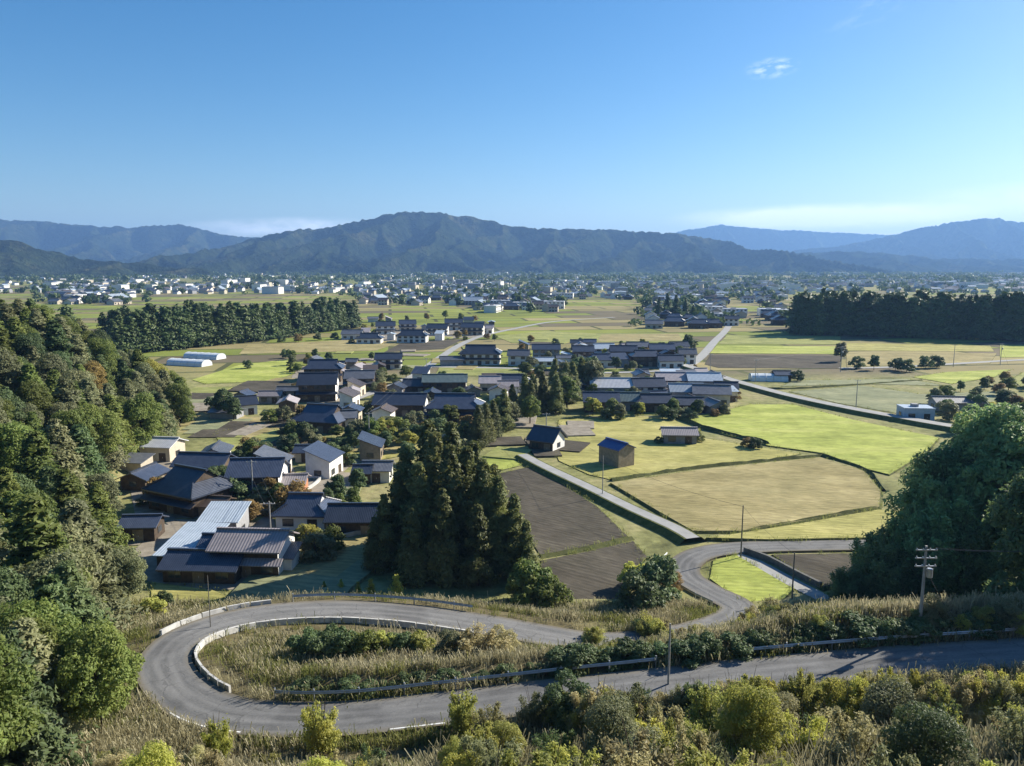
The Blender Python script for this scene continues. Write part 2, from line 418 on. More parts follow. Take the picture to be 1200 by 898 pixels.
# ------------------------------------------------------------------ terrain heights
PY = np.array([-400, -60, -8, 2, 6, 15, 30, 42, 48, 56, 66, 76, 84, 92, 100])
PZ = np.array([70, 52, 44, 43.0, 41, 32, 20.2, 13.2, 10.6, 9.6, 8.0, 5.6, 3.2, 0.8, 0])
FX = np.array([-60, 20, 40, 62, 85, 110, 140, 180, 215, 250, 300, 420])
FV = np.array([-30, -31, -35, -42, -54, -68, -76, -90, -99, -112, -150, -260])
def base_h(x, y):
    h = np.interp(y, PY, PZ)
    # the bank beyond the upper road stays high on the right
    h = h + 4.9 * sstep(12, 34, x) * np.exp(-((y - 70) / 9.0) ** 2)
    h = h + 2.6 * sstep(0, 26, x) * np.exp(-((y - 40.5) / 7.0) ** 2)
    xf = np.interp(y, FX, FV)
    d = xf - x
    hl = 44 * (1 - np.exp(-np.maximum(d, 0) / 62)) * (1 - sstep(215, 330, y))
    h = np.maximum(h, hl) + 0.25 * np.minimum(h, hl) * (y > 20)
    return h
def terrain(x, y):
    x = np.atleast_1d(np.asarray(x, float)); y = np.atleast_1d(np.asarray(y, float))
    h = base_h(x, y)
    near = (np.abs(x) < 140) & (y > 20) & (y < 150)
    if near.any():
        xs, ys = x[near], y[near]; res = h[near].copy()
        near_ix = np.flatnonzero(near); RDIST = np.full(len(x), 99.0); terrain.rd = RDIST
        for a in range(0, len(xs), 4000):
            s = slice(a, a + 4000)
            d2 = (xs[s, None] - ROAD[None, :, 0]) ** 2 + (ys[s, None] - ROAD[None, :, 1]) ** 2
            i = d2.argmin(1); dd = np.sqrt(d2[np.arange(len(i)), i])
            # soft weights of the road levels round about, so that two legs blend
            w = np.exp(-np.sqrt(d2) / 2.0); rz = (w * ROAD[None, :, 2]).sum(1) / (w.sum(1) + 1e-30)
            rz = np.where(dd < 4.8, ROAD[i, 2], rz)
            low = ROAD[i, 2] < 1.0
            k = np.where(low, sstep(3.4, 5.8, dd), sstep(3.4, 10.0, dd))
            res[s] = (rz - 0.32) * (1 - k) + res[s] * k
            RDIST[near_ix[s]] = dd
            side = (xs[s] - ROAD[i, 0]) * RN[i, 0] + (ys[s] - ROAD[i, 1]) * RN[i, 1]
            upper = (i < I_NEAR) & (side * INS > 0)
            res[s] += np.where(upper, (1.0 + 0.8 * sstep(12, 26, xs[s])) * np.exp(-((dd - 5.9) / 1.3) ** 2), 0)
        h[near] = res
    return h
def th(x, y): return float(terrain(x, y)[0])

def axis(lo, hi, fine0, fine1, step, grow=1.16):
    a = list(np.arange(fine0, fine1 + 1e-6, step)); s = step; v = fine1
    while v < hi: s *= grow; v += s; a.append(v)
    s = step; v = fine0; b = []
    while v > lo: s *= grow; v -= s; b.append(v)
    return np.array(b[::-1] + a)
gx = axis(-14000, 14000, -75, 75, 1.25); gy = axis(-400, 14500, 20, 130, 1.25)
GX, GY = np.meshgrid(gx, gy, indexing='ij')
gz = terrain(GX.ravel(), GY.ravel())
gz = gz + (fbm(GX.ravel() * 0.35, GY.ravel() * 0.35, 3) - 0.5) * 0.5 * np.clip((gz - 1.2) / 3, 0, 1) * (GY.ravel() < 300) * sstep(4.4, 6.5, terrain.rd)
gv = np.stack([GX.ravel(), GY.ravel(), gz], 1)
nx, ny = len(gx), len(gy)
ii, jj = np.meshgrid(np.arange(nx - 1), np.arange(ny - 1), indexing='ij')
q = (ii * ny + jj).ravel(); gf = np.stack([q, q + ny, q + ny + 1, q + 1], 1)

def ground_mat():
    m, n, l = new_mat('ground'); p = out_principled(n, l, 0.95, 0.1)
    pos = geo_pos(n)
    # plain: mown grass, dry grass, bare soil
    z1 = noise_node(n, l, pos, 0.055, 8, 0.68); z2 = noise_node(n, l, pos, 0.5, 5, 0.65)
    r1 = ramp(n, [(0.30, (0.115, 0.12, 0.05)), (0.47, (0.24, 0.24, 0.095)), (0.60, (0.32, 0.285, 0.14)), (0.74, (0.22, 0.24, 0.085))])
    l.new(z1.outputs[0], r1.inputs[0])
    r2 = ramp(n, [(0.3, (0.62, 0.62, 0.62)), (0.7, (1.2, 1.2, 1.2))]); l.new(z2.outputs[0], r2.inputs[0])
    near = mixrgb(n, l, 1.0, r1.outputs[0], r2.outputs[0], 'MULTIPLY')
    # far plain: paddy blocks too small to tell apart
    mp = n.new('ShaderNodeMapping'); mp.inputs['Rotation'].default_value = (0, 0, R(-9)); l.new(pos, mp.inputs['Vector'])
    bk = n.new('ShaderNodeTexBrick'); bk.inputs['Scale'].default_value = 1.0
    bk.inputs['Brick Width'].default_value = 74; bk.inputs['Row Height'].default_value = 31
    bk.inputs['Mortar Size'].default_value = 1.6; bk.inputs['Bias'].default_value = 0.0
    bk.inputs['Color1'].default_value = (0, 0, 0, 1); bk.inputs['Color2'].default_value = (1, 1, 1, 1); bk.inputs['Mortar'].default_value = (0.5, 0.5, 0.5, 1)
    l.new(mp.outputs[0], bk.inputs['Vector'])
    rb = ramp(n, [(0.0, (0.20, 0.235, 0.05)), (0.22, (0.25, 0.22, 0.095)), (0.42, (0.16, 0.135, 0.085)), (0.60, (0.24, 0.265, 0.055)), (0.78, (0.30, 0.255, 0.12)), (1.0, (0.145, 0.165, 0.055))], 'CONSTANT')
    l.new(bk.outputs[0], rb.inputs[0])
    farc = mixrgb(n, l, bk.outputs['Fac'], rb.outputs[0], (0.09, 0.095, 0.04))
    zb = noise_node(n, l, pos, 0.012, 4, 0.6)
    rbz = ramp(n, [(0.3, (0.7, 0.7, 0.7)), (0.7, (1.15, 1.15, 1.15))]); l.new(zb.outputs[0], rbz.inputs[0])
    far = mixrgb(n, l, 1.0, farc, rbz.outputs[0], 'MULTIPLY')
    # slope soil under brush
    rs = ramp(n, [(0.3, (0.075, 0.062, 0.034)), (0.7, (0.17, 0.145, 0.075))]); l.new(z2.outputs[0], rs.inputs[0])
    sx = n.new('ShaderNodeSeparateXYZ'); l.new(pos, sx.inputs[0])
    f1 = n.new('ShaderNodeMapRange'); f1.inputs[1].default_value = 300; f1.inputs[2].default_value = 330; l.new(sx.outputs[1], f1.inputs[0])
    f2 = n.new('ShaderNodeMapRange'); f2.inputs[1].default_value = 0.6; f2.inputs[2].default_value = 3.0; l.new(sx.outputs[2], f2.inputs[0])
    c = mixrgb(n, l, f1.outputs[0], near, far); c = mixrgb(n, l, f2.outputs[0], c, rs.outputs[0])
    l.new(c, p.inputs['Base Color'])
    b = n.new('ShaderNodeBump'); b.inputs['Strength'].default_value = 0.7; b.inputs['Distance'].default_value = 0.25
    l.new(z2.outputs[0], b.inputs['Height']); l.new(b.outputs[0], p.inputs['Normal'])
    return m
ground = link('ground', np_mesh('ground', gv, gf, ground_mat(), True))
tag(ground, kind='structure', label='valley floor of grass and paddies rising to the brushy hillside')

# ------------------------------------------------------------------ mountains
def mountain_mat(name, c1, c2, c3, sc):
    m, n, l = new_mat(name); p = out_principled(n, l, 1.0, 0.0)
    pos = geo_pos(n)
    z = noise_node(n, l, pos, sc, 8, 0.68)
    r = ramp(n, [(0.30, c1), (0.52, c2), (0.72, c3)]); l.new(z.outputs[0], r.inputs[0])
    z2 = noise_node(n, l, pos, sc * 7, 5, 0.7)
    r2 = ramp(n, [(0.34, (0.35, 0.35, 0.35)), (0.66, (1.6, 1.6, 1.6))]); l.new(z2.outputs[0], r2.inputs[0])
    col = mixrgb(n, l, 1.0, r.outputs[0], r2.outputs[0], 'MULTIPLY')
    l.new(col, p.inputs['Base Color'])
    b = n.new('ShaderNodeBump'); b.inputs['Strength'].default_value = 1.0; b.inputs['Distance'].default_value = 34
    l.new(z2.outputs[0], b.inputs['Height']); l.new(b.outputs[0], p.inputs['Normal'])
    return m
M['mount'] = mountain_mat('forested_mountain', (0.010, 0.018, 0.008), (0.028, 0.038, 0.016), (0.085, 0.080, 0.034), 0.004)  # tone contrast widened to suggest sunlit and shaded spurs
def mountain(label, dist, sky_pts, front, back, relief, spur, seed, cols=620, rows=130):
    P = [at_dist(x, y, dist) for x, y in sky_pts]
    xs = np.array([p.x for p in P]); zs = np.array([p.z for p in P])
    x = np.linspace(xs[0], xs[-1], cols); v = np.linspace(-1, 1, rows)
    ridge = np.interp(x, xs, zs)
    k = np.array([1, 3, 5, 3, 1.0]); k /= k.sum()
    ridge = np.convolve(np.pad(ridge, 2, 'edge'), k, 'valid')
    ridge = ridge + (fbm(x / 160 + seed, x * 0 + seed, 4) - 0.5) * 16
    ends = np.minimum(1, np.minimum(np.arange(cols), np.arange(cols)[::-1]) / 14.0)
    ridge = np.maximum(ridge, 2) * ends
    rg = random.Random(int(seed * 100))
    v = np.sign(v) * np.abs(v) ** 1.15
    X, V = np.meshgrid(x, v, indexing='ij')
    Y = dist + np.where(V < 0, V * front, V * back)
    a = np.abs(V)
    # crests: the skyline ridge, spurs running down from it, side spurs on those
    seg = []
    step_ = max(1, int(spur * 0.5 / (x[1] - x[0])))
    my = lambda xx: dist + (float(fbm(xx / 700 + seed, seed, 2)) - 0.5) * 0.16 * front
    idx = list(range(0, cols, step_))
    for k0, k1 in zip(idx[:-1], idx[1:]): seg.append((x[k0], my(x[k0]), ridge[k0], x[k1], my(x[k1]), ridge[k1]))
    def spur_line(px_, py_, h, ang, L, n_, side, drop=0.0):
        x0_, y0_, z0_ = px_, py_, h
        for k in range(1, n_ + 1):
            t = k / n_; ang += rg.uniform(-0.28, 0.28)
            x1_ = x0_ + math.sin(ang) * L / n_; y1_ = y0_ - math.cos(ang) * L / n_ ; z1_ = h * (drop + (1 - drop) * (1 - t) ** rg.uniform(0.85, 1.15))
            if k < n_: z1_ *= rg.uniform(0.9, 1.08)
            z1_ = min(z1_, z0_ * 0.98)
            seg.append((x0_, y0_, z0_, x1_, y1_, z1_))
            if side and k < n_:
                for sg in (-1, 1):
                    if rg.random() < 0.8: spur_line(x1_, y1_, z1_, ang + sg * rg.uniform(0.6, 1.0), L * rg.uniform(0.22, 0.36), 2, side - 1, 0.15)
            x0_, y0_, z0_ = x1_, y1_, z1_
    xx = x[0] + spur * rg.random()
    while xx < x[-1]:
        h = float(np.interp(xx, x, ridge))
        spur_line(xx, my(xx), h, rg.uniform(-0.35, 0.35), front * rg.uniform(0.75, 1.0) * min(1, 0.35 + h / (0.7 * ridge.max())), 5, 1)
        if rg.random() < 0.5: spur_line(xx, my(xx), h, math.pi + rg.uniform(-0.4, 0.4), back * 0.8, 4, 0)
        xx += spur * rg.uniform(0.6, 1.2)
    fall = 0.95 * min(1.3, max(0.6, ridge.max() / 400))
    wX = X + (fbm(X / 220 + seed, Y / 220, 3) - 0.5) * 130; wY = Y + (fbm(X / 220 + 5, Y / 220 + seed, 3) - 0.5) * 130
    Z = np.full(X.shape, -50.0)
    for (x0_, y0_, z0_, x1_, y1_, z1_) in seg:
        dx_, dy_ = x1_ - x0_, y1_ - y0_; L2 = dx_ * dx_ + dy_ * dy_ + 1e-9
        t = np.clip(((wX - x0_) * dx_ + (wY - y0_) * dy_) / L2, 0, 1)
        dd = np.hypot(wX - x0_ - t * dx_, wY - y0_ - t * dy_)
        Z = np.maximum(Z, z0_ + (z1_ - z0_) * t - fall * dd)
    Z = Z + (fbm(X / 90 + seed, Y / 90, 4) - 0.5) * 26 * np.clip(Z / 60, 0, 1) + (fbm(X / 26, Y / 26 + seed, 2) - 0.5) * 12 * np.clip(Z / 60, 0, 1)
    top_ = ridge[:, None] * (1 + 0.0 * a); Z = np.minimum(Z, top_ + 4 * fbm(X / 30, Y / 30, 2))
    low_ = ridge[:, None] * 0.04 * (1 - a); Z = np.maximum(Z, low_)
    Z = np.where(a > 0.985, -4, np.maximum(Z, -3))
    ii, jj = np.meshgrid(np.arange(cols - 1), np.arange(rows - 1), indexing='ij')
    q = (ii * rows + jj).ravel(); f = np.stack([q, q + rows, q + rows + 1, q + 1], 1)
    o = link('mountain', np_mesh('mountain', np.stack([X.ravel(), Y.ravel(), Z.ravel()], 1), f, M['mount'], True))
    tag(o, kind='structure', label=label)
mountain('broad forested mountain with a rounded summit behind the town', 5200,
         [(150, 317), (200, 309), (240, 296), (280, 285), (330, 273), (380, 266), (430, 256), (460, 250), (500, 247), (540, 251), (580, 259),
          (620, 267), (680, 268), (740, 270), (800, 274), (850, 284), (900, 297), (950, 308), (1000, 317)], 1700, 1500, 1.25, 330, 3.1)
mountain('long blue mountain range far behind on the left of the broad mountain', 7800,
         [(-420, 275), (-200, 264), (-80, 257), (0, 257), (40, 258), (100, 264), (160, 266), (205, 261), (240, 269), (275, 277), (330, 279), (420, 286), (560, 300)], 2300, 1500, 0.8, 520, 8.4)
mountain('farthest pale blue range on the horizon', 11500,
         [(680, 290), (780, 275), (810, 268), (848, 263), (880, 267), (930, 270), (980, 272), (1050, 275), (1150, 276), (1300, 275), (1500, 280), (1650, 300)], 1500, 900, 0.7, 600, 5.7)
mountain('blue conical mountain rising beside the farthest range', 8600,
         [(840, 308), (900, 297), (950, 291), (1000, 285), (1050, 275), (1090, 265), (1130, 257), (1165, 254), (1200, 259), (1260, 266), (1340, 262), (1440, 272), (1600, 285), (1750, 306)], 2200, 1500, 0.75, 560, 1.9)
mountain('low wooded foothills behind the right part of the town', 6000,
         [(820, 316), (880, 303), (930, 297), (985, 293), (1040, 297), (1100, 302), (1160, 304), (1240, 300), (1330, 303), (1500, 310)], 1300, 1200, 0.8, 380, 6.6, 300, 60)
mountain('low dark wooded hill at the left edge of the plain', 3300,
         [(-420, 284), (-250, 272), (-120, 274), (-40, 277), (0, 280), (35, 284), (60, 293), (100, 303), (140, 307), (200, 313), (270, 317)], 900, 900, 0.7, 260, 2.2, 300, 70)

# ------------------------------------------------------------------ roads
def ribbon(name, P, N, hw0, hw1, lift, mat, label=None, i0=0, i1=None, drop=0.0):
    """a strip following the road between two sideways offsets"""
    i1 = len(P) if i1 is None else i1
    A = P[i0:i1] + N[i0:i1] * hw0; B = P[i0:i1] + N[i0:i1] * hw1
    up = np.array([0, 0, lift]); A = A + up; B = B + up; n_ = len(A)
    if drop:
        dn = np.array([0, 0, drop])
        v = np.concatenate([A - dn, A, B, B - dn]); k = 4
    else: v = np.concatenate([A, B]); k = 2
    f = []
    for r_ in range(k - 1):
        b = r_ * n_
        for i in range(n_ - 1): f.append((b + i, b + n_ + i, b + n_ + i + 1, b + i + 1))
    f = np.array(f)[:, ::-1]
    me = np_mesh(name, v, f, mat)
    if drop:
        uvl = me.uv_layers.new(name='UVMap'); li = np.zeros(len(me.loops), np.int32); me.loops.foreach_get('vertex_index', li)
        dist_ = np.concatenate([[0], np.cumsum(np.linalg.norm(np.diff(P[i0:i1], axis=0), axis=1))])
        uvv = np.stack([np.repeat([hw0, hw0, hw1, hw1], n_), np.tile(dist_, 4)], 1)[li]; uvl.data.foreach_set('uv', uvv.astype(np.float32).ravel())
    o = link(name, me)
    if label: tag(o, label=label)
    return o
def asphalt_mat():
    m, n, l = new_mat('worn_asphalt'); p = out_principled(n, l, 0.9, 0.2)
    uv = n.new('ShaderNodeUVMap').outputs[0]; pos = geo_pos(n)
    sp_ = n.new('ShaderNodeSeparateXYZ'); l.new(uv, sp_.inputs[0])
    def mt(op, a, b=None, clamp=False):
        q_ = n.new('ShaderNodeMath'); q_.operation = op; q_.use_clamp = clamp
        for i_, v_ in enumerate((a, b)):
            if v_ is None: continue
            if isinstance(v_, (int, float)): q_.inputs[i_].default_value = v_
            else: l.new(v_, q_.inputs[i_])
        return q_.outputs[0]
    st = n.new('ShaderNodeMapping'); st.inputs['Scale'].default_value = (1.2, 0.16, 1); l.new(uv, st.inputs['Vector'])
    z = noise_node(n, l, st.outputs[0], 1.0, 6, 0.65); zf = noise_node(n, l, pos, 5.0, 4, 0.7); zb = noise_node(n, l, pos, 0.13, 3, 0.55)
    r = ramp(n, [(0.28, (0.105, 0.105, 0.104)), (0.5, (0.150, 0.149, 0.146)), (0.74, (0.205, 0.202, 0.196))]); l.new(z.outputs[0], r.inputs[0])
    r2 = ramp(n, [(0.3, (0.75, 0.75, 0.75)), (0.7, (1.18, 1.18, 1.18))]); l.new(zf.outputs[0], r2.inputs[0])
    c = mixrgb(n, l, 0.8, r.outputs[0], r2.outputs[0], 'MULTIPLY')
    r3 = ramp(n, [(0.36, (0.72, 0.72, 0.73)), (0.44, (1, 1, 1)), (0.68, (1.12, 1.11, 1.1))]); l.new(zb.outputs[0], r3.inputs[0])
    c = mixrgb(n, l, 0.9, c, r3.outputs[0], 'MULTIPLY')
    # four wheel tracks
    au = mt('ABSOLUTE', sp_.outputs[0]); w1 = mt('ABSOLUTE', mt('SUBTRACT', au, 1.22)); w2 = mt('ABSOLUTE', mt('SUBTRACT', w1, 0.66))
    trk = mt('SUBTRACT', 1.0, mt('DIVIDE', w2, 0.38), True)
    c = mixrgb(n, l, mt('MULTIPLY', trk, 0.3), c, (0.25, 0.246, 0.24))
    # cracks and sealed joints
    vo = n.new('ShaderNodeTexVoronoi'); vo.feature = 'DISTANCE_TO_EDGE'; vo.inputs['Scale'].default_value = 0.32
    wob = n.new('ShaderNodeVectorMath'); wob.operation = 'ADD'; zz = noise_node(n, l, pos, 0.8, 3); l.new(pos, wob.inputs[0]); l.new(zz.outputs['Color'], wob.inputs[1]); l.new(wob.outputs[0], vo.inputs['Vector'])
    crk = mt('LESS_THAN', vo.outputs[0], 0.012); crk = mt('MULTIPLY', crk, mt('GREATER_THAN', zb.outputs[0], 0.5))
    c = mixrgb(n, l, mt('MULTIPLY', crk, 0.4), c, (0.05, 0.05, 0.05))
    # leaf litter and soil towards the edges
    ed_ = n.new('ShaderNodeMapRange'); ed_.inputs[1].default_value = 1.6; ed_.inputs[2].default_value = 2.4; l.new(au, ed_.inputs[0])
    ed2 = mt('MULTIPLY', ed_.outputs[0], mt('MULTIPLY', zf.outputs[0], 1.5), True)
    c = mixrgb(n, l, ed2, c, (0.15, 0.125, 0.08))
    l.new(c, p.inputs['Base Color'])
    b = n.new('ShaderNodeBump'); b.inputs['Strength'].default_value = 0.2; b.inputs['Distance'].default_value = 0.03
    l.new(zf.outputs[0], b.inputs['Height']); l.new(b.outputs[0], p.inputs['Normal']); return m
M['asphalt'] = asphalt_mat()
lane = ribbon('road', ROAD, RN, -2.4, 2.4, 0.0, M['asphalt'], 'grey asphalt road with a hairpin bend winding down to the fields', drop=0.3)
tag(lane, kind='structure')
def road_line(i0, i1, off, w=0.14, nm='edge_line'):
    o = ribbon(nm, ROAD, RN, off - w / 2, off + w / 2, 0.008, M['white_paint'], None, i0, i1); o.parent = lane
I_HP0, I_HP1 = road_idx(520, 829, 10.2), road_idx(560, 730, 4.4)
i_r = road_idx(1330, 754, 13); 
road_line(road_idx(300, 840, 9.4), road_idx(222, 816, 8.9), -INS * 2.12)
road_line(road_idx(520, 829, 10.2), road_idx(450, 836, 9.9), -INS * 2.12)

def strip_road(name, pts_px, hw, zlift, mat, label, bank=0.0):
    P = catmull([gp(x, y, 0) for x, y in pts_px], 3.0); P[:, 2] = zlift
    T, N = road_frame(P)
    o = ribbon(name, P, N, -hw, hw, 0, mat, label); tag(o, kind='structure')
    if bank:
        n_ = len(P); A = P + N * (hw + 0.35); B = P - N * (hw + 0.35); A2 = P + N * (hw + 0.35 + bank); B2 = P - N * (hw + 0.35 + bank)
        for a_ in (A, B): a_[:, 2] = zlift - 0.03
        for a_ in (A2, B2): a_[:, 2] = -0.1
        v = np.concatenate([A2, A, B, B2]); f = []
        for r_ in range(3):
            b = r_ * n_
            for i in range(n_ - 1): f.append((b + i, b + i + 1, b + n_ + i + 1, b + n_ + i))
        e = link('embankment', np_mesh('embankment', v, np.array(f), M['bank'])); e.parent = o
    return P, T, N
strip_road('farm_track', [(612, 537), (640, 552), (690, 576), (740, 601), (790, 624), (812, 637)], 1.2, 0.95, M['pale_road'], 'narrow pale farm track on a bank between ploughed field and stubble', 1.3)
strip_road('road', [(800, 430), (835, 441), (870, 452), (930, 468), (1000, 483), (1060, 494), (1105, 502), (1200, 517), (1300, 530)], 2.1, 1.15, M['pale_road'], 'pale raised road crossing the paddies towards the village', 1.6)
strip_road('road', [(330, 508), (380, 484), (420, 466), (455, 454), (490, 438), (515, 420), (540, 404), (565, 394), (600, 386), (650, 377), (720, 372)], 2.2, 0.12, M['pale_road'], 'village road running up between the farmhouses')
strip_road('road', [(500, 430), (600, 432), (660, 436), (720, 437), (800, 434)], 2.0, 0.14, M['pale_road'], 'lane passing below the middle rows of houses')
strip_road('road', [(800, 434), (822, 418), (838, 400), (850, 388), (858, 376)], 2.4, 0.16, M['pale_road'], 'pale road leading away beside the ploughed strip')
strip_road('road', [(985, 432), (1060, 430), (1200, 422), (1320, 418)], 2.0, 0.14, M['pale_road'], 'thin farm road between green paddies below the dark wood')
strip_road('path', [(862, 652), (885, 660), (915, 676), (945, 692), (985, 712)], 1.3, 0.12, M['pale_road'], 'short concrete path leading past the dark retaining wall')
strip_road('path', [(150, 640), (180, 612), (215, 604), (270, 606), (330, 596), (372, 575), (400, 548), (420, 540)], 1.7, 0.1, M['yard'], 'gravel lane winding between the nearest farmhouses')

# ------------------------------------------------------------------ fields
MARGIN = []
def area_poly(P): return 0.5 * sum(P[i].x * P[(i + 1) % len(P)].y - P[(i + 1) % len(P)].x * P[i].y for i in range(len(P)))
def field(name, px, mat, label, top=0.12, slope=0.6):
    P = [gp(x, y, top) for x, y in px]
    if area_poly(P) < 0: P = P[::-1]
    n_ = len(P); mb = MB(); mb.poly(P)
    O = []
    for i in range(n_):
        a, b, c = P[i - 1], P[i], P[(i + 1) % n_]
        d1 = (b - a); d2 = (c - b); n1 = Vector((d1.y, -d1.x, 0)).normalized(); n2 = Vector((d2.y, -d2.x, 0)).normalized()
        nn = (n1 + n2); nn = nn.normalized() if nn.length > 0.1 else n1
        O.append(Vector((b.x, b.y, -0.1)) + nn * (slope * (top + 0.1) + 0.25))
    for i in range(n_):
        j = (i + 1) % n_; mb.poly([P[i], O[i], O[j], P[j]], 1)
    for i in range(n_):
        a, b = P[i], P[(i + 1) % n_]
        if a.y > 330: continue
        L = (b - a).length
        for k in range(int(L / (0.55 + a.y / 300))):
            t = random.random(); q_ = a.lerp(b, t); MARGIN.append((q_.x + random.gauss(0, 0.3), q_.y + random.gauss(0, 0.3), top * 0.6))
    o = mb.build(name, [mat, M['levee']]); tag(o, kind='structure', label=label); return o
field('field', [(580, 556), (621, 547), (660, 568), (700, 594), (735, 628), (690, 640), (633, 650), (600, 600)], F_BROWN, 'grey-brown ploughed field beside the cedar grove', 0.14)
field('field', [(634, 657), (690, 646), (742, 634), (758, 652), (740, 672), (733, 700), (735, 730), (690, 735), (650, 705), (636, 680)], F_BROWN, 'lower ploughed field beside the dark roadside bush', 0.12)
field('field', [(716, 566), (800, 553), (900, 542), (962, 536), (1012, 552), (1032, 575), (1030, 594), (940, 610), (868, 622), (812, 622), (770, 598)], F_TAN, 'wide tan field of rice stubble', 0.45, 0.8)
field('field', [(828, 630), (872, 624), (940, 613), (1030, 597), (1060, 600), (1060, 629), (900, 632)], F_YELLOW, 'yellow strip of stubble along the curving road', 0.5)
field('field', [(655, 492), (720, 488), (786, 488), (822, 502), (815, 512), (865, 520), (938, 532), (900, 539), (800, 549), (716, 562), (690, 556), (655, 540), (648, 522)], F_YELLOW, 'yellow-green grass field round the blue shed', 0.16)
field('field', [(806, 490), (880, 474), (930, 474), (1000, 492), (1100, 513), (1085, 530), (1042, 556), (1014, 549), (965, 531), (900, 522), (845, 508)], F_GREEN, 'bright green paddy below the raised road', 0.3)
field('field', [(925, 459), (1010, 452), (1080, 462), (1180, 458), (1160, 476), (1060, 486), (985, 473)], F_GREY, 'grey-green fallow field above the raised road', 0.14)
field('field', [(915, 453), (930, 446), (1060, 444), (1110, 452), (1010, 450)], F_GREY, 'narrow grey-green fallow strip behind the fallow field', 0.12)
field('field', [(1070, 442), (1110, 436), (1185, 433), (1165, 442), (1115, 450)], F_GREEN, 'vivid green paddy corner beside the fallow fields', 0.14)
field('field', [(1185, 445), (1200, 436), (1330, 430), (1340, 450), (1200, 456)], F_OLIVE, 'olive paddy beyond the fallow fields', 0.12)
field('field', [(832, 416), (985, 417), (985, 432), (842, 431), (826, 427)], F_BROWN, 'dark ploughed strip beside the village', 0.12)
field('field', [(840, 405), (985, 406), (985, 415), (832, 414)], F_GREEN, 'vivid green strip above the ploughed strip', 0.12)
field('field', [(852, 393), (985, 394), (985, 404), (842, 403)], F_OLIVE, 'olive strip in front of the dark wood', 0.12)
field('field', [(992, 402), (1160, 405), (1165, 412), (992, 411)], F_YELLOW, 'golden strip of stubble in front of the dark wood', 0.12)
field('field', [(992, 413), (1168, 414), (1160, 426), (1060, 428), (992, 430)], F_TAN, 'pale stubble strip with garden bushes', 0.12)
field('field', [(1172, 404), (1340, 407), (1340, 417), (1172, 419)], F_GREEN, 'green strip at the end of the dark wood', 0.12)
field('field', [(252, 507), (300, 499), (360, 510), (440, 522), (432, 534), (340, 528), (262, 533)], F_OLIVE, 'olive grass patch behind the nearest farmhouses', 0.12)
field('field', [(355, 527), (420, 514), (500, 512), (490, 530), (440, 540)], F_YELLOW, 'yellow grass patch behind the cedar grove', 0.14)
field('field', [(555, 536), (600, 530), (612, 545), (578, 553), (548, 553)], F_GREEN, 'small bright green patch behind the cedar grove', 0.14)
field('field', [(225, 445), (280, 428), (345, 420), (345, 438), (320, 446), (240, 450)], F_GREEN, 'green paddy beside the white greenhouses', 0.12)
field('field', [(290, 404), (420, 398), (470, 401), (440, 411), (280, 415)], F_TAN, 'tan stubble field before the upper row of houses', 0.12)
field('field', [(470, 402), (545, 397), (520, 409), (450, 413)], F_BROWN, 'brown field before the upper row of houses', 0.12)
field('field', [(515, 430), (620, 432), (600, 441), (510, 440)], F_OLIVE, 'green strip before the farmhouses of the middle row', 0.12)
field('field', [(580, 394), (640, 388), (700, 391), (800, 391), (815, 401), (660, 401), (600, 402)], F_OLIVE, 'olive field behind the middle rows of houses', 0.12)
field('field', [(705, 392), (795, 391), (800, 399), (700, 400)], F_TAN, 'orange-tan field behind the middle rows of houses', 0.2)
field('field', [(690, 488), (770, 487), (786, 482), (700, 480)], F_OLIVE, 'grass verge before the long village block', 0.12)
field('field', [(836, 657), (862, 650), (930, 690), (915, 705), (870, 706), (832, 678)], F_GREEN, 'green grass island inside the road curve', 0.16)
field('field', [(905, 650), (1010, 648), (1005, 680), (965, 688)], F_BROWN, 'brown plot behind the dark retaining wall', 0.5)
field('field', [(178, 682), (250, 692), (270, 700), (215, 722), (175, 740)], F_YELLOW, 'dry grass corner outside the hairpin', 0.12)

def levee(px, label, h=0.45, w=0.7, z0=0.0):
    P = catmull([gp(x, y, z0) for x, y in px], 2.0); T, N = road_frame(P); n_ = len(P)
    wob = (fbm(P[:, 0] * 0.5, P[:, 1] * 0.5, 2) - 0.5)
    C = P.copy(); C[:, 2] = z0 + h * (1 + wob); A = P + N * w; B = P - N * w
    A[:, 2] = B[:, 2] = z0 - 0.15
    v = np.concatenate([A, C, B]); f = []
    for r_ in range(2):
        b = r_ * n_
        for i in range(n_ - 1): f.append((b + i, b + i + 1, b + n_ + i + 1, b + n_ + i))
    o = link('levee', np_mesh('levee', v, np.array(f), M['levee'])); tag(o, label=label, kind='structure')
levee([(716, 564), (800, 551), (900, 540.5), (964, 534.5)], 'grassy levee between stubble and shed field', 0.62, 0.8)
levee([(964, 535), (1014, 551), (1036, 576)], 'grassy levee between stubble and green paddy', 0.65, 0.8)
levee([(872, 623.5), (940, 612), (1030, 596)], 'grassy levee between the two stubble fields', 0.65, 0.8)
levee([(786, 488), (822, 502), (845, 508), (900, 522)], 'dark grassy levee between the shed field and green paddy', 1.1, 1.1)
levee([(633, 653), (690, 643), (740, 631)], 'green grass levee between the two ploughed fields', 0.4, 1.2)
levee([(880, 456), (930, 456), (1010, 451), (1080, 446)], 'thin levee between the fallow fields', 0.6, 0.8)

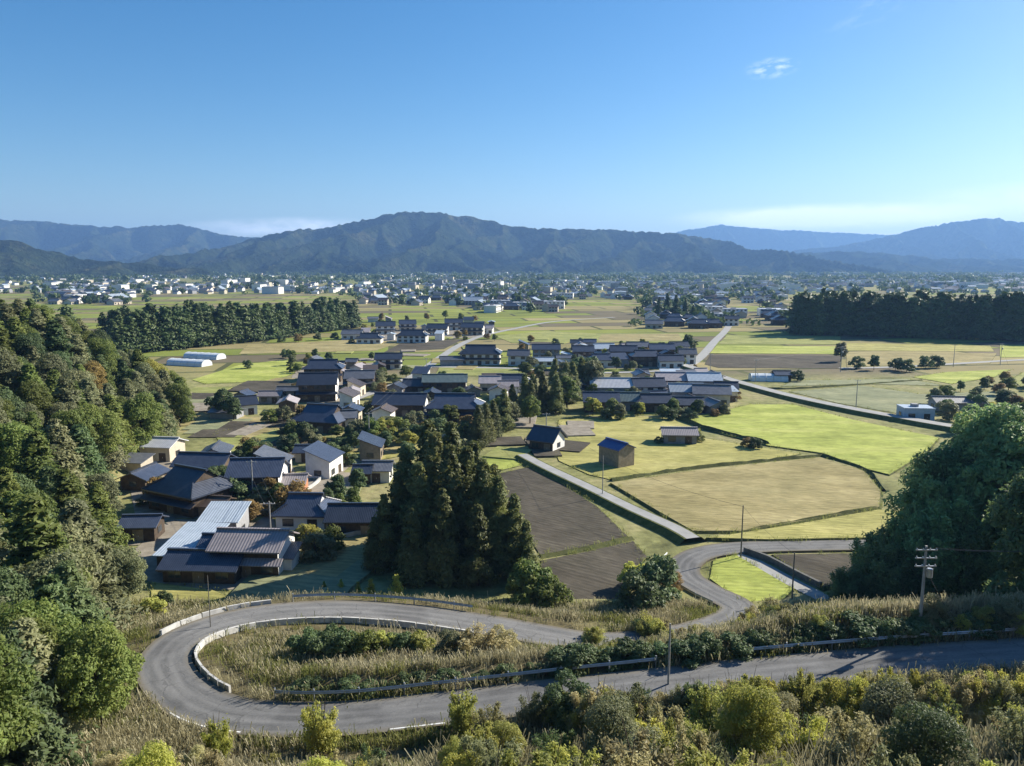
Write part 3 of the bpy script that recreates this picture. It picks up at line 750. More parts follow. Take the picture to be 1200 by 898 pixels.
def wall_strip(name, px, h, t, mat, label, z0=0.0, cat='wall'):
    P = catmull([gp(x, y, z0) for x, y in px], 2.0); T, N = road_frame(P); n_ = len(P)
    A = P + N * t / 2; B = P - N * t / 2
    v = np.concatenate([A - (0, 0, 0.3), A + (0, 0, h), B + (0, 0, h), B - (0, 0, 0.3)]); f = []
    for r_ in range(3):
        b = r_ * n_
        for i in range(n_ - 1): f.append((b + i, b + i + 1, b + n_ + i + 1, b + n_ + i))
    f += [(0, n_, 2 * n_, 3 * n_), (n_ - 1, 4 * n_ - 1, 3 * n_ - 1, 2 * n_ - 1)]
    o = link(name, np_mesh(name, v, np.array(f), mat)); tag(o, label, cat); return o
wall_strip('retaining_wall', [(872, 648), (900, 658), (930, 674), (962, 690)], 0.95, 0.45, M['stone_shadow'], 'stone retaining wall with shadow in its dark colour beside the green grass island', cat='wall')
wall_strip('garden_wall', [(343, 586), (370, 570), (384, 553)], 1.0, 0.3, M['concrete'], 'pale garden wall running back beside the orange-walled farmhouse')
wall_strip('garden_wall', [(388, 638), (420, 630), (452, 628)], 1.2, 0.25, M['concrete'], 'pale low wall in the shade of the cedar grove')

# yards round the farmhouses
def yard(px, label, mat=None, z=0.05):
    mb = MB(); P = [gp(x, y, z) for x, y in px]
    if area_poly(P) < 0: P = P[::-1]
    mb.poly(P); o = mb.build('yard', mat or M['yard']); tag(o, label=label, kind='structure')
yard([(150, 650), (200, 608), (300, 612), (318, 600), (330, 640), (345, 690), (190, 692), (160, 672)], 'gravel yard of the nearest farmstead')
yard([(150, 560), (200, 530), (270, 540), (345, 548), (345, 590), (240, 604), (160, 612)], 'earth yard of the shaded farmstead', z=0.07)
yard([(690, 492), (850, 484), (850, 445), (690, 445)], 'paved yards of the long village block', z=0.06)
yard([(480, 500), (560, 500), (560, 462), (440, 462), (440, 490)], 'yards of the middle farmhouses', z=0.06)
yard([(400, 402), (575, 395), (575, 384), (400, 390)], 'yards of the upper row of houses', z=0.06)
yard([(670, 432), (815, 432), (815, 408), (670, 408)], 'yards of the middle rows of houses', z=0.06)
yard([(335, 470), (400, 474), (440, 455), (440, 425), (345, 430)], 'yards of the tall dark farmhouses', z=0.06)

PLOTS = 0
for (x0, y0), (x1, y1), n_ in [((240, 480), (450, 545), 16), ((400, 430), (560, 520), 12), ((340, 560), (430, 600), 4), ((600, 395), (680, 445), 5), ((400, 395), (560, 425), 8), ((190, 440), (340, 480), 10), ((560, 470), (700, 545), 10), ((330, 640), (430, 690), 4)]:
    for k in range(n_):
        g = gp(random.uniform(x0, x1), random.uniform(y0, y1)); w, d, a_ = random.uniform(3, 9), random.uniform(4, 11), R(random.uniform(-18, 10))
        mb = MB(); z_ = 0.19 + 0.0045 * PLOTS; PLOTS += 1
        mb.slab([(g.x + x_ * math.cos(a_) - y_ * math.sin(a_), g.y + x_ * math.sin(a_) + y_ * math.cos(a_), z_) for x_, y_ in ((-w, -d), (w * random.uniform(.8, 1), -d), (w, d * random.uniform(.8, 1)), (-w, d))], z_ + 0.1)
        o = mb.build('garden_plot', random.choice([F_BROWN, F_OLIVE, F_TAN, F_GREY, M['yard'], F_BROWN])); tag(o, kind='structure', label='garden plot among the village houses')
# ------------------------------------------------------------------ houses
def gable_roof(mb, a, b, z0, tp, o_x, o_y, t=0.2):
    """two slabs meeting at the ridge; a, b half sizes of the walls"""
    zr = z0 + b * tp; ze = z0 - o_y * tp; A = a + o_x; B = b + o_y
    mb.slab([(-A, -B, ze + t), (A, -B, ze + t), (A, 0, zr + t), (-A, 0, zr + t)], t)
    mb.slab([(A, B, ze + t), (-A, B, ze + t), (-A, 0, zr + t), (A, 0, zr + t)], t)
    return zr + t
def make_house(name, label, loc, w, d, hw, rot=0.0, roof='gable', pitch=26, rm='roof_blue', wm='white_wall', cat='house', group=None,
               wins=True, skirt=False, gable_mat=None, door=True, over=0.75, frame='frame_dark', glass='glass', rows=1):
    root = empty(name, loc, rot); tag(root, label, cat, group)
    a, b = w / 2, d / 2; tp = math.tan(R(pitch)); wmat = M[wm]
    mb = MB(); rf = MB(); cap = MB()
    if roof == 'gable':
        zr = hw + b * tp
        mb.v = [(-a, -b, -0.3), (a, -b, -0.3), (a, b, -0.3), (-a, b, -0.3), (-a, -b, hw), (a, -b, hw), (a, b, hw), (-a, b, hw), (-a, 0, zr), (a, 0, zr)]
        mb.f = [(0, 1, 5, 4), (2, 3, 7, 6), (1, 2, 6, 9, 5), (3, 0, 4, 8, 7)]; mb.m = [0] * 4
        zt = gable_roof(rf, a, b, hw + 0.02, tp, over * 0.8, over)
        cap.box(-a - over * 0.8 - 0.05, a + over * 0.8 + 0.05, -0.22, 0.22, zt - 0.08, zt + 0.22)
    elif roof == 'irimoya':
        mb.box(-a, a, -b, b, -0.3, hw)
        A, B = a + over, b + over; z0 = hw - 0.1
        z1 = z0 + B * tp; g = A - 0.5 * B; zg = z0 + (A - g) * tp; bb = B - (A - g)
        for s in (-1, 1):
            pts = [(-A, s * B, z0), (A, s * B, z0), (g, s * bb, zg), (g + 0.35, s * bb, zg), (g + 0.35, 0, z1), (-g - 0.35, 0, z1), (-g - 0.35, s * bb, zg), (-g, s * bb, zg)]
            rf.poly(pts if s < 0 else pts[::-1])
            pe = [(s * A, -B, z0), (s * A, B, z0), (s * g, bb, zg), (s * g, -bb, zg)]
            rf.poly(pe if s > 0 else pe[::-1])
        for (x0, y0), (x1, y1) in (((-A, -B), (A, -B)), ((A, -B), (A, B)), ((A, B), (-A, B)), ((-A, B), (-A, -B))):
            rf.poly([(x0, y0, z0 - 0.22), (x1, y1, z0 - 0.22), (x1, y1, z0), (x0, y0, z0)])
        rf.poly([(-A, B, z0 - 0.22), (A, B, z0 - 0.22), (A, -B, z0 - 0.22), (-A, -B, z0 - 0.22)])
        for s in (-1, 1):
            gm = MB(); tri = [(s * (g + 0.02), -bb, zg), (s * (g + 0.02), bb, zg), (s * (g + 0.02), 0, z1 - 0.05)]
            gm.poly(tri if s > 0 else tri[::-1]); gm.build('gable', M[gable_mat or wm], root)
        cap.box(-g - 0.45, g + 0.45, -0.25, 0.25, z1 - 0.1, z1 + 0.28)
        for sx in (-1, 1):
            for sy in (-1, 1): cap.tube([(sx * A, sy * B, z0 + 0.05), (sx * g, sy * bb, zg + 0.1)], 0.16, 5)
    elif roof == 'shed':
        zr = hw + d * tp
        mb.v = [(-a, -b, -0.3), (a, -b, -0.3), (a, b, -0.3), (-a, b, -0.3), (-a, -b, hw), (a, -b, hw), (a, b, zr), (-a, b, zr)]
        mb.f = [(0, 1, 5, 4), (2, 3, 7, 6), (1, 2, 6, 5), (3, 0, 4, 7)]; mb.m = [0] * 4
        o = over * 0.6
        rf.slab([(-a - o, -b - o, hw - o * tp + 0.16), (a + o, -b - o, hw - o * tp + 0.16), (a + o, b + o, zr + o * tp + 0.16), (-a - o, b + o, zr + o * tp + 0.16)], 0.14)
    else:   # flat roof with parapet
        mb.box(-a, a, -b, b, -0.3, hw)
        rf.box(-a - 0.1, a + 0.1, -b - 0.1, b + 0.1, hw - 0.02, hw + 0.3)
        cap.box(-a * 0.3, a * 0.1, -b * 0.3, b * 0.3, hw + 0.28, hw + 1.1)
    mb.build('wall', wmat, root)
    ro = rf.build('roof', M[rm], root)
    if cap.f: cap.build('ridge_cap' if roof != 'flat' else 'roof_unit', M[rm if roof != 'flat' else 'grey_wall'], ro)
    if gable_mat and roof == 'gable':
        gm = MB(); zr = hw + b * tp
        gm.slab([(a + 0.03, -b, 0.2), (a + 0.03, b, 0.2), (a + 0.03, b, hw - 0.05), (a + 0.03, 0, zr - 0.08), (a + 0.03, -b, hw - 0.05)], 0.0)
        gm2 = MB(); gm2.poly(gm.v[:5]); gm2.build('gable_wall', M[gable_mat], root)
    if skirt:
        zs = min(2.7, hw * 0.55)
        for s in (-1, 1):
            sk = MB()
            q = [(-a - 0.8, s * (b + 1.3), zs), (a + 0.8, s * (b + 1.3), zs), (a + 0.8, s * (b - 0.02), zs + 0.7), (-a - 0.8, s * (b - 0.02), zs + 0.7)]
            sk.slab(q if s < 0 else q[::-1], 0.12); sk.build('lower_roof', M[rm], root)
    if wins:
        floors = [(0.75, 2.05)] if hw < 4.4 else [(0.6, 1.95), (hw - 1.75, hw - 0.55)]
        nw = max(1, int(w / 3.2)); xs = [(-a + (k + 0.5) * w / nw) for k in range(nw)]
        for fi, (z0, z1) in enumerate(floors):
            for k, x in enumerate(xs):
                if fi == 0 and door and k == nw // 2:
                    dm = MB(); dm.box(x - 0.85, x + 0.85, -b - 0.06, -b + 0.02, 0.0, 2.05); dr = dm.build('door', M['wood_wall'] if wm != 'wood_wall' else M['tan_wall'], root)
                    hm = MB(); hm.box(x + 0.02, x + 0.10, -b - 0.10, -b - 0.06, 0.85, 1.15); hm.build('handle', M['galv'], dr); continue
                ww = min(0.95, w / nw * 0.36)
                fm = MB(); fm.box(x - ww, x + ww, -b - 0.07, -b + 0.02, z0, z1); fo = fm.build('window', M[frame], root)
                for s in (-1, 1):
                    pm = MB(); pm.box(x + (s - 1) * ww / 2 + 0.05, x + (s + 1) * ww / 2 - 0.05, -b - 0.085, -b - 0.06, z0 + 0.07, z1 - 0.07); pm.build('pane', M[glass], fo)
            for s in ((1, -1) if rows else (1,)):
                fm = MB(); e0, e1 = sorted((s * (a - 0.02), s * (a + 0.08))); fm.box(e0, e1, -0.8, 0.8, z0 + 0.1, z1); fo = fm.build('window', M[frame], root)
                pm = MB(); e0, e1 = sorted((s * (a + 0.06), s * (a + 0.10))); pm.box(e0, e1, -0.7, 0.7, z0 + 0.2, z1 - 0.1); pm.build('pane', M[glass], fo)
    return root
def H(label, px, py, w, d, hw, rot=0, roof='gable', name='farmhouse', **k):
    """px, py: where the middle of the near wall meets the ground"""
    g = gp(px, py, 0); c = Vector((g.x, g.y, 0)) + Vector((-math.sin(R(rot)), math.cos(R(rot)), 0)) * (d / 2)
    cat = k.pop('cat', 'house')
    return make_house(name, label, c, w, d, hw, R(rot), roof, cat=cat, **k)

# nearest farmstead
H('low barn with pale blue sheet roof at the end of the nearest farmstead', 208, 672, 6.2, 9.5, 2.7, -6, 'shed', 'barn', pitch=9, rm='roof_pale', wm='wood_wall', cat='barn', wins=False)
H('low blue-roofed outbuilding in front of the pale-roofed barn', 233, 684, 10.5, 6, 2.3, -4, 'gable', 'outbuilding', pitch=24, rm='roof_blue', wm='wood_wall', cat='outbuilding')
H('long farmhouse with faded pink-grey sheet roof and white gable in the nearest farmstead', 288, 677, 9.8, 7.0, 4.3, -4, 'gable', pitch=24, rm='roof_pink', wm='wood_wall', gable_mat='white_wall', skirt=True)
H('small white lean-to porch against the white gable of the pink-roofed farmhouse', 333, 672, 2.4, 3.4, 2.4, -4, 'shed', 'lean_to', pitch=14, rm='roof_grey', wm='white_wall', cat='shed', wins=False)
H('narrow blue-roofed link building between barn and pink-roofed farmhouse', 251, 668, 4.2, 5.0, 3.2, -4, 'gable', 'outbuilding', pitch=26, rm='roof_blue', wm='wood_wall', cat='outbuilding', wins=False)
# second row
H('farmhouse with wide dark blue hipped roof and white end wall behind the nearest farmstead', 352, 622, 8.4, 7.5, 2.9, -3, 'irimoya', pitch=30, rm='roof_blue', wm='white_wall')
H('dark timber storehouse in the shade of the cedar grove', 414, 630, 8.5, 6.5, 3.0, 0, 'gable', 'storehouse', pitch=26, rm='roof_dark', wm='wood_wall', cat='storehouse')
H('two-storey farmhouse with deep blue roof and white right gable beside an orange wall', 298, 588, 9.4, 8.0, 5.2, 4, 'gable', pitch=28, rm='roof_blue', wm='wood_wall', gable_mat='white_wall', skirt=True)
H('small outbuilding with red-oxide walls beside the deep blue roof', 343, 584, 4.2, 5, 3.0, 4, 'gable', 'outbuilding', pitch=20, rm='roof_pink', wm='orange_wall', cat='outbuilding', wins=False)
H('big farmhouse with sweeping dark hipped roof in the hill shade', 200, 602, 12.0, 10, 4.0, -28, 'irimoya', pitch=32, rm='roof_dark', wm='wood_wall', skirt=True)
H('brown-roofed shed with open boards before the sweeping dark roof', 238, 606, 7.5, 4.5, 2.2, -10, 'gable', 'shed', pitch=20, rm='roof_brown', wm='tan_wall', cat='shed')
H('low grey-roofed shed tucked behind the brown-roofed shed', 252, 590, 6.0, 4.0, 2.6, -12, 'gable', 'shed', pitch=18, rm='roof_grey', wm='tan_wall', cat='shed', wins=False)
H('blue-roofed farmhouse wing with pale ridge behind the sweeping dark roof', 232, 562, 10.5, 7, 3.0, -6, 'gable', pitch=26, rm='roof_blue', wm='wood_wall', skirt=False)
H('little house with white sheet roof and white front at the foot of the wooded hill', 182, 541, 7.4, 6.5, 3.6, -8, 'gable', pitch=20, rm='roof_white', wm='cream_wall')
H('pale stuccoed shed beside the little white-roofed house', 152, 556, 5.5, 4.5, 2.6, -8, 'shed', 'shed', pitch=10, rm='roof_grey', wm='cream_wall', cat='shed', wins=False)
H('small house with pale band roof and white walls behind the cedar grove', 441, 566, 5.5, 5, 2.8, 0, 'gable', pitch=22, rm='roof_grey', wm='white_wall')
H('small dark hut left of the pale band roof behind the cedar grove', 424, 568, 3.2, 4, 2.6, 0, 'gable', 'hut', pitch=24, rm='roof_dark', wm='wood_wall', cat='hut', wins=False)
# village, left half
H('small house with white and pink gable end among dark garden trees', 287, 487, 7.5, 7, 3.4, 30, 'gable', pitch=26, rm='roof_dark', wm='white_wall')
H('low grey-roofed shed among dark garden trees', 262, 492, 8, 5, 2.2, -4, 'gable', 'shed', pitch=16, rm='roof_grey', wm='grey_wall', cat='shed', wins=False)
H('farmhouse with broad blue hipped roof beside a white storehouse wall', 369, 508, 13, 10, 3.4, -14, 'irimoya', pitch=33, rm='roof_blue', wm='wood_wall')
H('white plaster storehouse with small gable roof beside the blue hipped roof', 406, 505, 5, 5, 3.8, 10, 'gable', 'storehouse', pitch=26, rm='roof_grey', wm='white_wall', cat='storehouse', wins=False)
H('tall dark farmhouse with white gable stripe among village houses', 372, 471, 12, 10, 6.0, 6, 'gable', pitch=30, rm='roof_dark', wm='wood_wall', gable_mat='white_wall', skirt=True)
H('wide dark farmhouse behind the tall white-striped one', 378, 448, 14, 9, 5.4, 4, 'irimoya', pitch=30, rm='roof_blue', wm='wood_wall', skirt=True)
H('low pale-roofed shed at the left end of the village', 340, 466, 9, 5, 2.4, 0, 'gable', 'shed', pitch=18, rm='roof_grey', wm='cream_wall', cat='shed')
H('grey-roofed farmhouse beside the tall dark farmhouse', 421, 457, 10, 8, 4.4, 4, 'gable', pitch=27, rm='roof_grey', wm='wood_wall', skirt=True)
H('dark farmhouse with one pale roof band at the lane fork', 455, 433, 11, 8, 4.6, 4, 'gable', pitch=26, rm='roof_dark', wm='white_wall', skirt=True)
H('blue-roofed farmhouse with bright white gable beside the village road', 467, 489, 15, 9, 4.0, -3, 'gable', pitch=28, rm='roof_blue', wm='wood_wall', gable_mat='white_wall')
H('largest blue-roofed farmhouse with white right gable before the tree row', 531, 495, 15.5, 10, 4.2, -3, 'irimoya', pitch=31, rm='roof_blue', wm='wood_wall', gable_mat='white_wall', skirt=True)
H('house with green-grey sheet roof behind the largest blue-roofed farmhouse', 521, 462, 15, 9, 4.4, 2, 'gable', pitch=22, rm='roof_green', wm='wood_wall', gable_mat='white_wall')
H('small dark house left of the green-grey roof', 486, 462, 8, 7, 3.0, 0, 'gable', pitch=26, rm='roof_dark', wm='wood_wall')
H('pinkish house at the end of the tree row', 574, 461, 7, 7, 3.8, 0, 'gable', pitch=26, rm='roof_pink', wm='cream_wall')
H('long dark farmhouse beside the pinkish house at the tree row', 599, 460, 13, 8, 3.6, 0, 'irimoya', pitch=28, rm='roof_blue', wm='white_wall')
H('large two-tier farmhouse with pale lower roof band standing alone in green', 562, 428, 18, 11, 5.2, -3, 'irimoya', pitch=30, rm='roof_dark', wm='white_wall', skirt=True)
H('low grey-roofed annex left of the large two-tier farmhouse', 530, 429, 10, 6, 2.8, 10, 'gable', 'annex', pitch=20, rm='roof_grey', wm='grey_wall', cat='shed', wins=False)
H('white-walled house right of the large two-tier farmhouse', 607, 429, 9, 8, 4.8, -6, 'gable', pitch=26, rm='roof_grey', wm='white_wall')
H('dark house with pale flat ridge right of the white-walled house', 640, 421, 13, 9, 4.8, -2, 'gable', pitch=22, rm='roof_dark', wm='grey_wall', gable_mat='white_wall')
H('low house with light roof in front of the pale flat ridge', 634, 430, 11, 6, 2.6, 0, 'gable', pitch=20, rm='roof_pale', wm='white_wall')
# upper row
for (px, py, w, d, hw, rot, rf_, rm, wm, gm, lb) in [
    (412, 398, 12, 8, 3.4, 0, 'gable', 'roof_grey', 'white_wall', None, 'low grey house with white wall at the left end of the upper row'),
    (432, 403, 14, 9, 3.2, 0, 'irimoya', 'roof_dark', 'white_wall', None, 'dark hipped farmhouse in front of the grey house in the upper row'),
    (452, 392, 12, 9, 5.6, 8, 'gable', 'roof_dark', 'white_wall', 'white_wall', 'two-storey dark house second in the upper row'),
    (482, 402, 17, 10, 4.4, -3, 'irimoya', 'roof_dark', 'white_wall', None, 'broad dark farmhouse in the middle of the upper row'),
    (478, 388, 11, 8, 5.0, 10, 'gable', 'roof_blue', 'white_wall', 'white_wall', 'blue-roofed house behind the broad dark farmhouse of the upper row'),
    (512, 393, 13, 9, 4.6, -4, 'gable', 'roof_dark', 'white_wall', 'white_wall', 'dark house with white gable right of the broad dark farmhouse'),
    (532, 387, 12, 8, 5.4, 5, 'gable', 'roof_dark', 'white_wall', 'white_wall', 'tall dark house with white stripe near the end of the upper row'),
    (553, 393, 14, 9, 5.2, -6, 'gable', 'roof_dark', 'cream_wall', 'white_wall', 'purple-grey house at the end of the upper row'),
    (571, 391, 7, 7, 3.6, -6, 'gable', 'roof_pink', 'white_wall', None, 'small white house closing the upper row')]:
    H(lb, px, py, w, d, hw, rot, rf_, pitch=28, rm=rm, wm=wm, gable_mat=gm, skirt=(hw > 4.5))
# long village block, front and back
BLK = [(705, 484, 13, 9, 3.6, -2, 'gable', 'roof_blue', 'wood_wall', None, 'blue-roofed farmhouse at the near corner of the long village block'),
    (721, 468, 20, 10, 4.0, -2, 'gable', 'roof_white', 'grey_wall', None, 'wide hall with pale roof in the long village block'),
    (735, 482, 17, 8, 3.0, -2, 'gable', 'roof_green', 'grey_wall', None, 'low hall with green-grey roof before the wide pale hall'),
    (762, 468, 13, 9, 4.6, 4, 'gable', 'roof_dark', 'white_wall', 'white_wall', 'dark house with pale gable in the middle of the long village block'),
    (770, 484, 15, 8, 3.0, -2, 'irimoya', 'roof_dark', 'wood_wall', None, 'dark hipped farmhouse on the front line of the long village block'),
    (789, 459, 14, 9, 4.4, -3, 'gable', 'roof_pink', 'wood_wall', None, 'house with pinkish roof in the back of the long village block'),
    (805, 473, 13, 8, 3.6, -3, 'gable', 'roof_pale', 'grey_wall', None, 'house with one bright roof band in the long village block'),
    (803, 484, 14, 7, 2.8, -3, 'gable', 'roof_dark', 'wood_wall', None, 'low dark shed row on the front line of the long village block'),
    (826, 460, 14, 9, 4.0, -4, 'gable', 'roof_pale', 'grey_wall', None, 'pale blue-roofed workshop at the back corner of the long village block'),
    (834, 476, 14, 9, 4.0, -10, 'gable', 'roof_grey', 'cream_wall', 'white_wall', 'grey house at the road end of the long village block'),
    (690, 465, 8, 8, 4.6, 8, 'gable', 'roof_grey', 'white_wall', None, 'small white house between tree row and long village block'),
    (851, 466, 9, 7, 3.2, -10, 'gable', 'roof_dark', 'wood_wall', None, 'dark barn beside the raised road'),
    # middle rows
    (684, 423, 12, 9, 4.4, 0, 'gable', 'roof_dark', 'wood_wall', 'white_wall', 'dark house at the tree end of the middle rows'),
    (705, 431, 14, 9, 3.4, 0, 'irimoya', 'roof_blue', 'white_wall', None, 'blue hipped house on the front of the middle rows'),
    (709, 419, 12, 8, 4.6, 5, 'gable', 'roof_pale', 'grey_wall', None, 'house with pale roof band in the middle rows'),
    (731, 424, 15, 9, 4.8, -4, 'gable', 'roof_dark', 'wood_wall', None, 'purple-dark two-storey house in the middle rows'),
    (748, 417, 13, 8, 4.6, 0, 'gable', 'roof_grey', 'wood_wall', 'white_wall', 'grey-roofed house at the back of the middle rows'),
    (758, 430, 16, 9, 4.2, 2, 'irimoya', 'roof_dark', 'wood_wall', None, 'broad dark farmhouse on the front of the middle rows'),
    (776, 421, 14, 9, 4.8, -4, 'gable', 'roof_blue', 'wood_wall', None, 'blue-dark house right of the broad dark farmhouse'),
    (787, 432, 13, 8, 3.4, 0, 'gable', 'roof_dark', 'white_wall', None, 'low dark house on the front line near the pale road'),
    (797, 416, 11, 8, 4.4, 6, 'gable', 'roof_dark', 'white_wall', 'white_wall', 'dark house under the single round tree'),
    (806, 427, 9, 8, 4.2, -6, 'gable', 'roof_grey', 'white_wall', None, 'small grey house with white wall beside the pale road')]
for (px, py, w, d, hw, rot, rf_, rm, wm, gm, lb) in BLK:
    H(lb, px, py, w * 0.8, d * 0.92, hw * random.uniform(0.95, 1.15), rot, rf_, pitch=26, rm=rm, wm=wm, gable_mat=gm, skirt=(hw > 4.5))
small = 0
for (x0, y0), (x1, y1), n_ in [((400, 425), (560, 500), 9), ((340, 425), (440, 500), 7), ((690, 445), (855, 485), 14), ((668, 406), (815, 434), 13), ((400, 376), (580, 402), 10), ((165, 535), (440, 640), 8), ((590, 405), (665, 435), 5), ((260, 460), (340, 500), 3), ((480, 440), (620, 470), 5)]:
    for k in range(n_):
        w, d = random.uniform(4, 8), random.uniform(4, 6)
        for _ in range(60):
            g = gp(random.uniform(x0, x1), random.uniform(y0, y1))
            near_ = [math.hypot(g.x - o.location.x, g.y - o.location.y) for o in bpy.data.objects if o.type == 'EMPTY' and o.parent is None and o.get('category')]
            if min(near_) > (10.5 if g.y < 185 else 7.6): break
        else: continue
        rm = random.choice(['roof_dark', 'roof_grey', 'roof_blue', 'roof_pale', 'roof_brown', 'roof_pink']); wm = random.choice(['white_wall', 'wood_wall', 'cream_wall', 'grey_wall', 'tan_wall', 'white_wall'])
        nm = {'roof_dark': 'charcoal', 'roof_grey': 'grey', 'roof_blue': 'blue-grey', 'roof_pale': 'pale blue', 'roof_brown': 'brown', 'roof_pink': 'faded pink-grey'}[rm]
        wn_ = {'white_wall': 'white', 'wood_wall': 'dark timber', 'cream_wall': 'cream', 'grey_wall': 'grey', 'tan_wall': 'weathered board'}[wm]
        make_house('outbuilding', 'small outbuilding with %s roof and %s walls between village houses' % (nm, wn_), g, w, d, random.uniform(2.3, 4.2), R(random.choice([0, 90]) + random.uniform(-14, 14)), random.choice(['gable', 'gable', 'shed']), 22 if rm != 'roof_pale' else 12, rm, wm, 'outbuilding', 'small outbuildings: %s %s' % (nm, wn_), wins=(g.y < 330))
# single buildings in the fields
H('dark-roofed house with white gable at the head of the farm track', 634, 529, 6.5, 6.0, 3.0, -32, 'gable', pitch=38, rm='roof_blue', wm='wood_wall', gable_mat='white_wall')
H('tall blue shed with grey-brown side wall standing alone in the yellow field', 713, 546, 6.6, 4.8, 4.2, -55, 'gable', 'shed', pitch=24, rm='roof_bright_blue', wm='tan_wall', cat='shed', wins=False, over=0.35)
H('low grey shed beside the levee behind the blue shed', 797, 521, 8.2, 5.5, 2.6, -4, 'gable', 'shed', pitch=20, rm='roof_pink', wm='grey_wall', cat='shed')
H('pale blue box-shaped workshop beside the raised road', 1077, 493, 8.5, 6, 3.4, -6, 'flat', 'workshop', rm='roof_pale', wm='pale_wall', cat='workshop')
H('low pale-roofed barn beside the raised road bend', 918, 447, 6, 6, 2.6, -4, 'gable', 'barn', pitch=18, rm='roof_dark', wm='wood_wall', cat='barn', wins=False)
H('grey farm store among bushes right of the box-shaped workshop', 1125, 483, 14, 6, 3.0, -4, 'gable', 'storehouse', pitch=20, rm='roof_grey', wm='grey_wall', cat='storehouse')
# blue paint on the shed's gable
shed = [o for o in bpy.data.objects if o.get('label', '').startswith('tall blue shed')][0]
gm = MB(); tp_ = math.tan(R(24))
gm.poly([(-3.33, 2.4, 0.1), (-3.33, -2.4, 0.1), (-3.33, -2.4, 4.2), (-3.33, 0, 4.2 + 2.4 * tp_ - 0.05), (-3.33, 2.4, 4.2)])
tag(gm.build('gable_wall', M['blue_wall'], shed), label='blue painted gable wall')
gm = MB(); gm.box(-3.42, -3.34, -0.9, 0.9, 0.0, 2.3); gm.build('door', M['grey_wall'], shed)

def greenhouse(px, py, w, d, h, rot, label):
    g = gp(px, py, 0); root = empty('greenhouse', g, R(rot)); tag(root, label, 'greenhouse', 'film greenhouses in the fields')
    n_ = 9; mb = MB(); prof = [(-d / 2 * math.cos(math.pi * k / (n_ - 1)), h * math.sin(math.pi * k / (n_ - 1)) ** 0.7) for k in range(n_)]
    for k in range(n_ - 1):
        (y0, z0), (y1, z1) = prof[k], prof[k + 1]
        mb.poly([(-w / 2, y0, z0), (w / 2, y0, z0), (w / 2, y1, z1), (-w / 2, y1, z1)])
    for s in (-1, 1): mb.poly([(s * w / 2, y, z) for y, z in prof][::s])
    mb.build('cover', M['film'], root)
    for k in range(6):
        x = -w / 2 + w * k / 5; hb = MB(); hb.tube([(x, y * 1.01, z * 1.01 + 0.02) for y, z in prof], 0.06, 4); hb.build('hoop', M['galv'], root)
greenhouse(900, 446, 14, 6, 2.8, -4, 'white film greenhouse beside the raised road bend')
greenhouse(222, 428, 20, 7, 2.8, -20, 'front one of the white film greenhouses by the wooded hill')
greenhouse(240, 420, 20, 7, 2.8, -20, 'rear one of the white film greenhouses by the wooded hill')

# ------------------------------------------------------------------ distant town
protos = []
def copy_tree(o, parent=None):
    c = o.copy(); COL.objects.link(c); c.parent = parent
    for ch in KIDS.setdefault(o.name, list(o.children)): copy_tree(ch, c)
    return c
PROTO = [('gable', 11, 8, 5.2, 'roof_dark', 'white_wall', 'white two-storey house with dark roof in the distant town'),
         ('gable', 12, 9, 3.4, 'roof_grey', 'cream_wall', 'low cream house with grey roof in the distant town'),
         ('irimoya', 14, 10, 3.8, 'roof_blue', 'wood_wall', 'timber house with blue hipped roof in the distant town'),
         ('flat', 22, 12, 6.5, 'roof_white', 'white_wall', 'white flat-roofed block in the distant town'),
         ('gable', 24, 14, 4.5, 'roof_pale', 'grey_wall', 'wide hall with pale blue roof in the distant town'),
         ('gable', 10, 8, 5.4, 'roof_brown', 'cream_wall', 'brown-roofed two-storey house in the distant town')]
def in_zone(px, py):
    """where the town stands, as a chance"""
    v = float(vnoise(px / 46.0, py / 9.0))
    if py < 321.5: return 0
    if 60 < px < 155 and 331 < py < 357: return 0.95
    if 560 < px < 650 and 338 < py < 366: return 0.8
    if 640 < px < 760 and 345 < py: return 0.0 if py > 352 else 0.25
    if 755 < px < 850 and 335 < py < 385: return 0.62
    if 850 < px < 925 and 332 < py < 352: return 0.55
    if 850 < px < 925 and py < 388: return 0.12
    if 640 < px < 930 and py < 346: return 0.35 + 0.6 * v
    if px >= 900 and py < 337: return 0.35 + 0.6 * v
    if 420 < px < 660 and py < 358: return 0.25 + 0.6 * v
    if 150 <= px <= 420 and py < 345: return 0.55 * v
    return 0.12 if py < 345 else 0.0
def town_points(n_, step, ymax):
    pts = []; tries = 0; grid = {}
    while len(pts) < n_ and tries < 40000:
        tries += 1
        dist = 480 * (4300 / 480) ** random.random()      # denser towards the horizon
        px = random.uniform(-60, 1260); py = proj(0, dist, 0)[1]
        if py > ymax or random.random() > in_zone(px, py): continue
        g = gp(px, py, 0); k = (int(g.x // step), int(g.y // step))
        if any((g.x - a) ** 2 + (g.y - b) ** 2 < step ** 2 for i in (-1, 0, 1) for j in (-1, 0, 1) for a, b in grid.get((k[0] + i, k[1] + j), ())): continue
        grid.setdefault(k, []).append((g.x, g.y)); pts.append((g.x, g.y))
    return pts
pts = sorted(town_points(2900, 13, 386), key=lambda p: p[1])
made = [None] * len(PROTO)
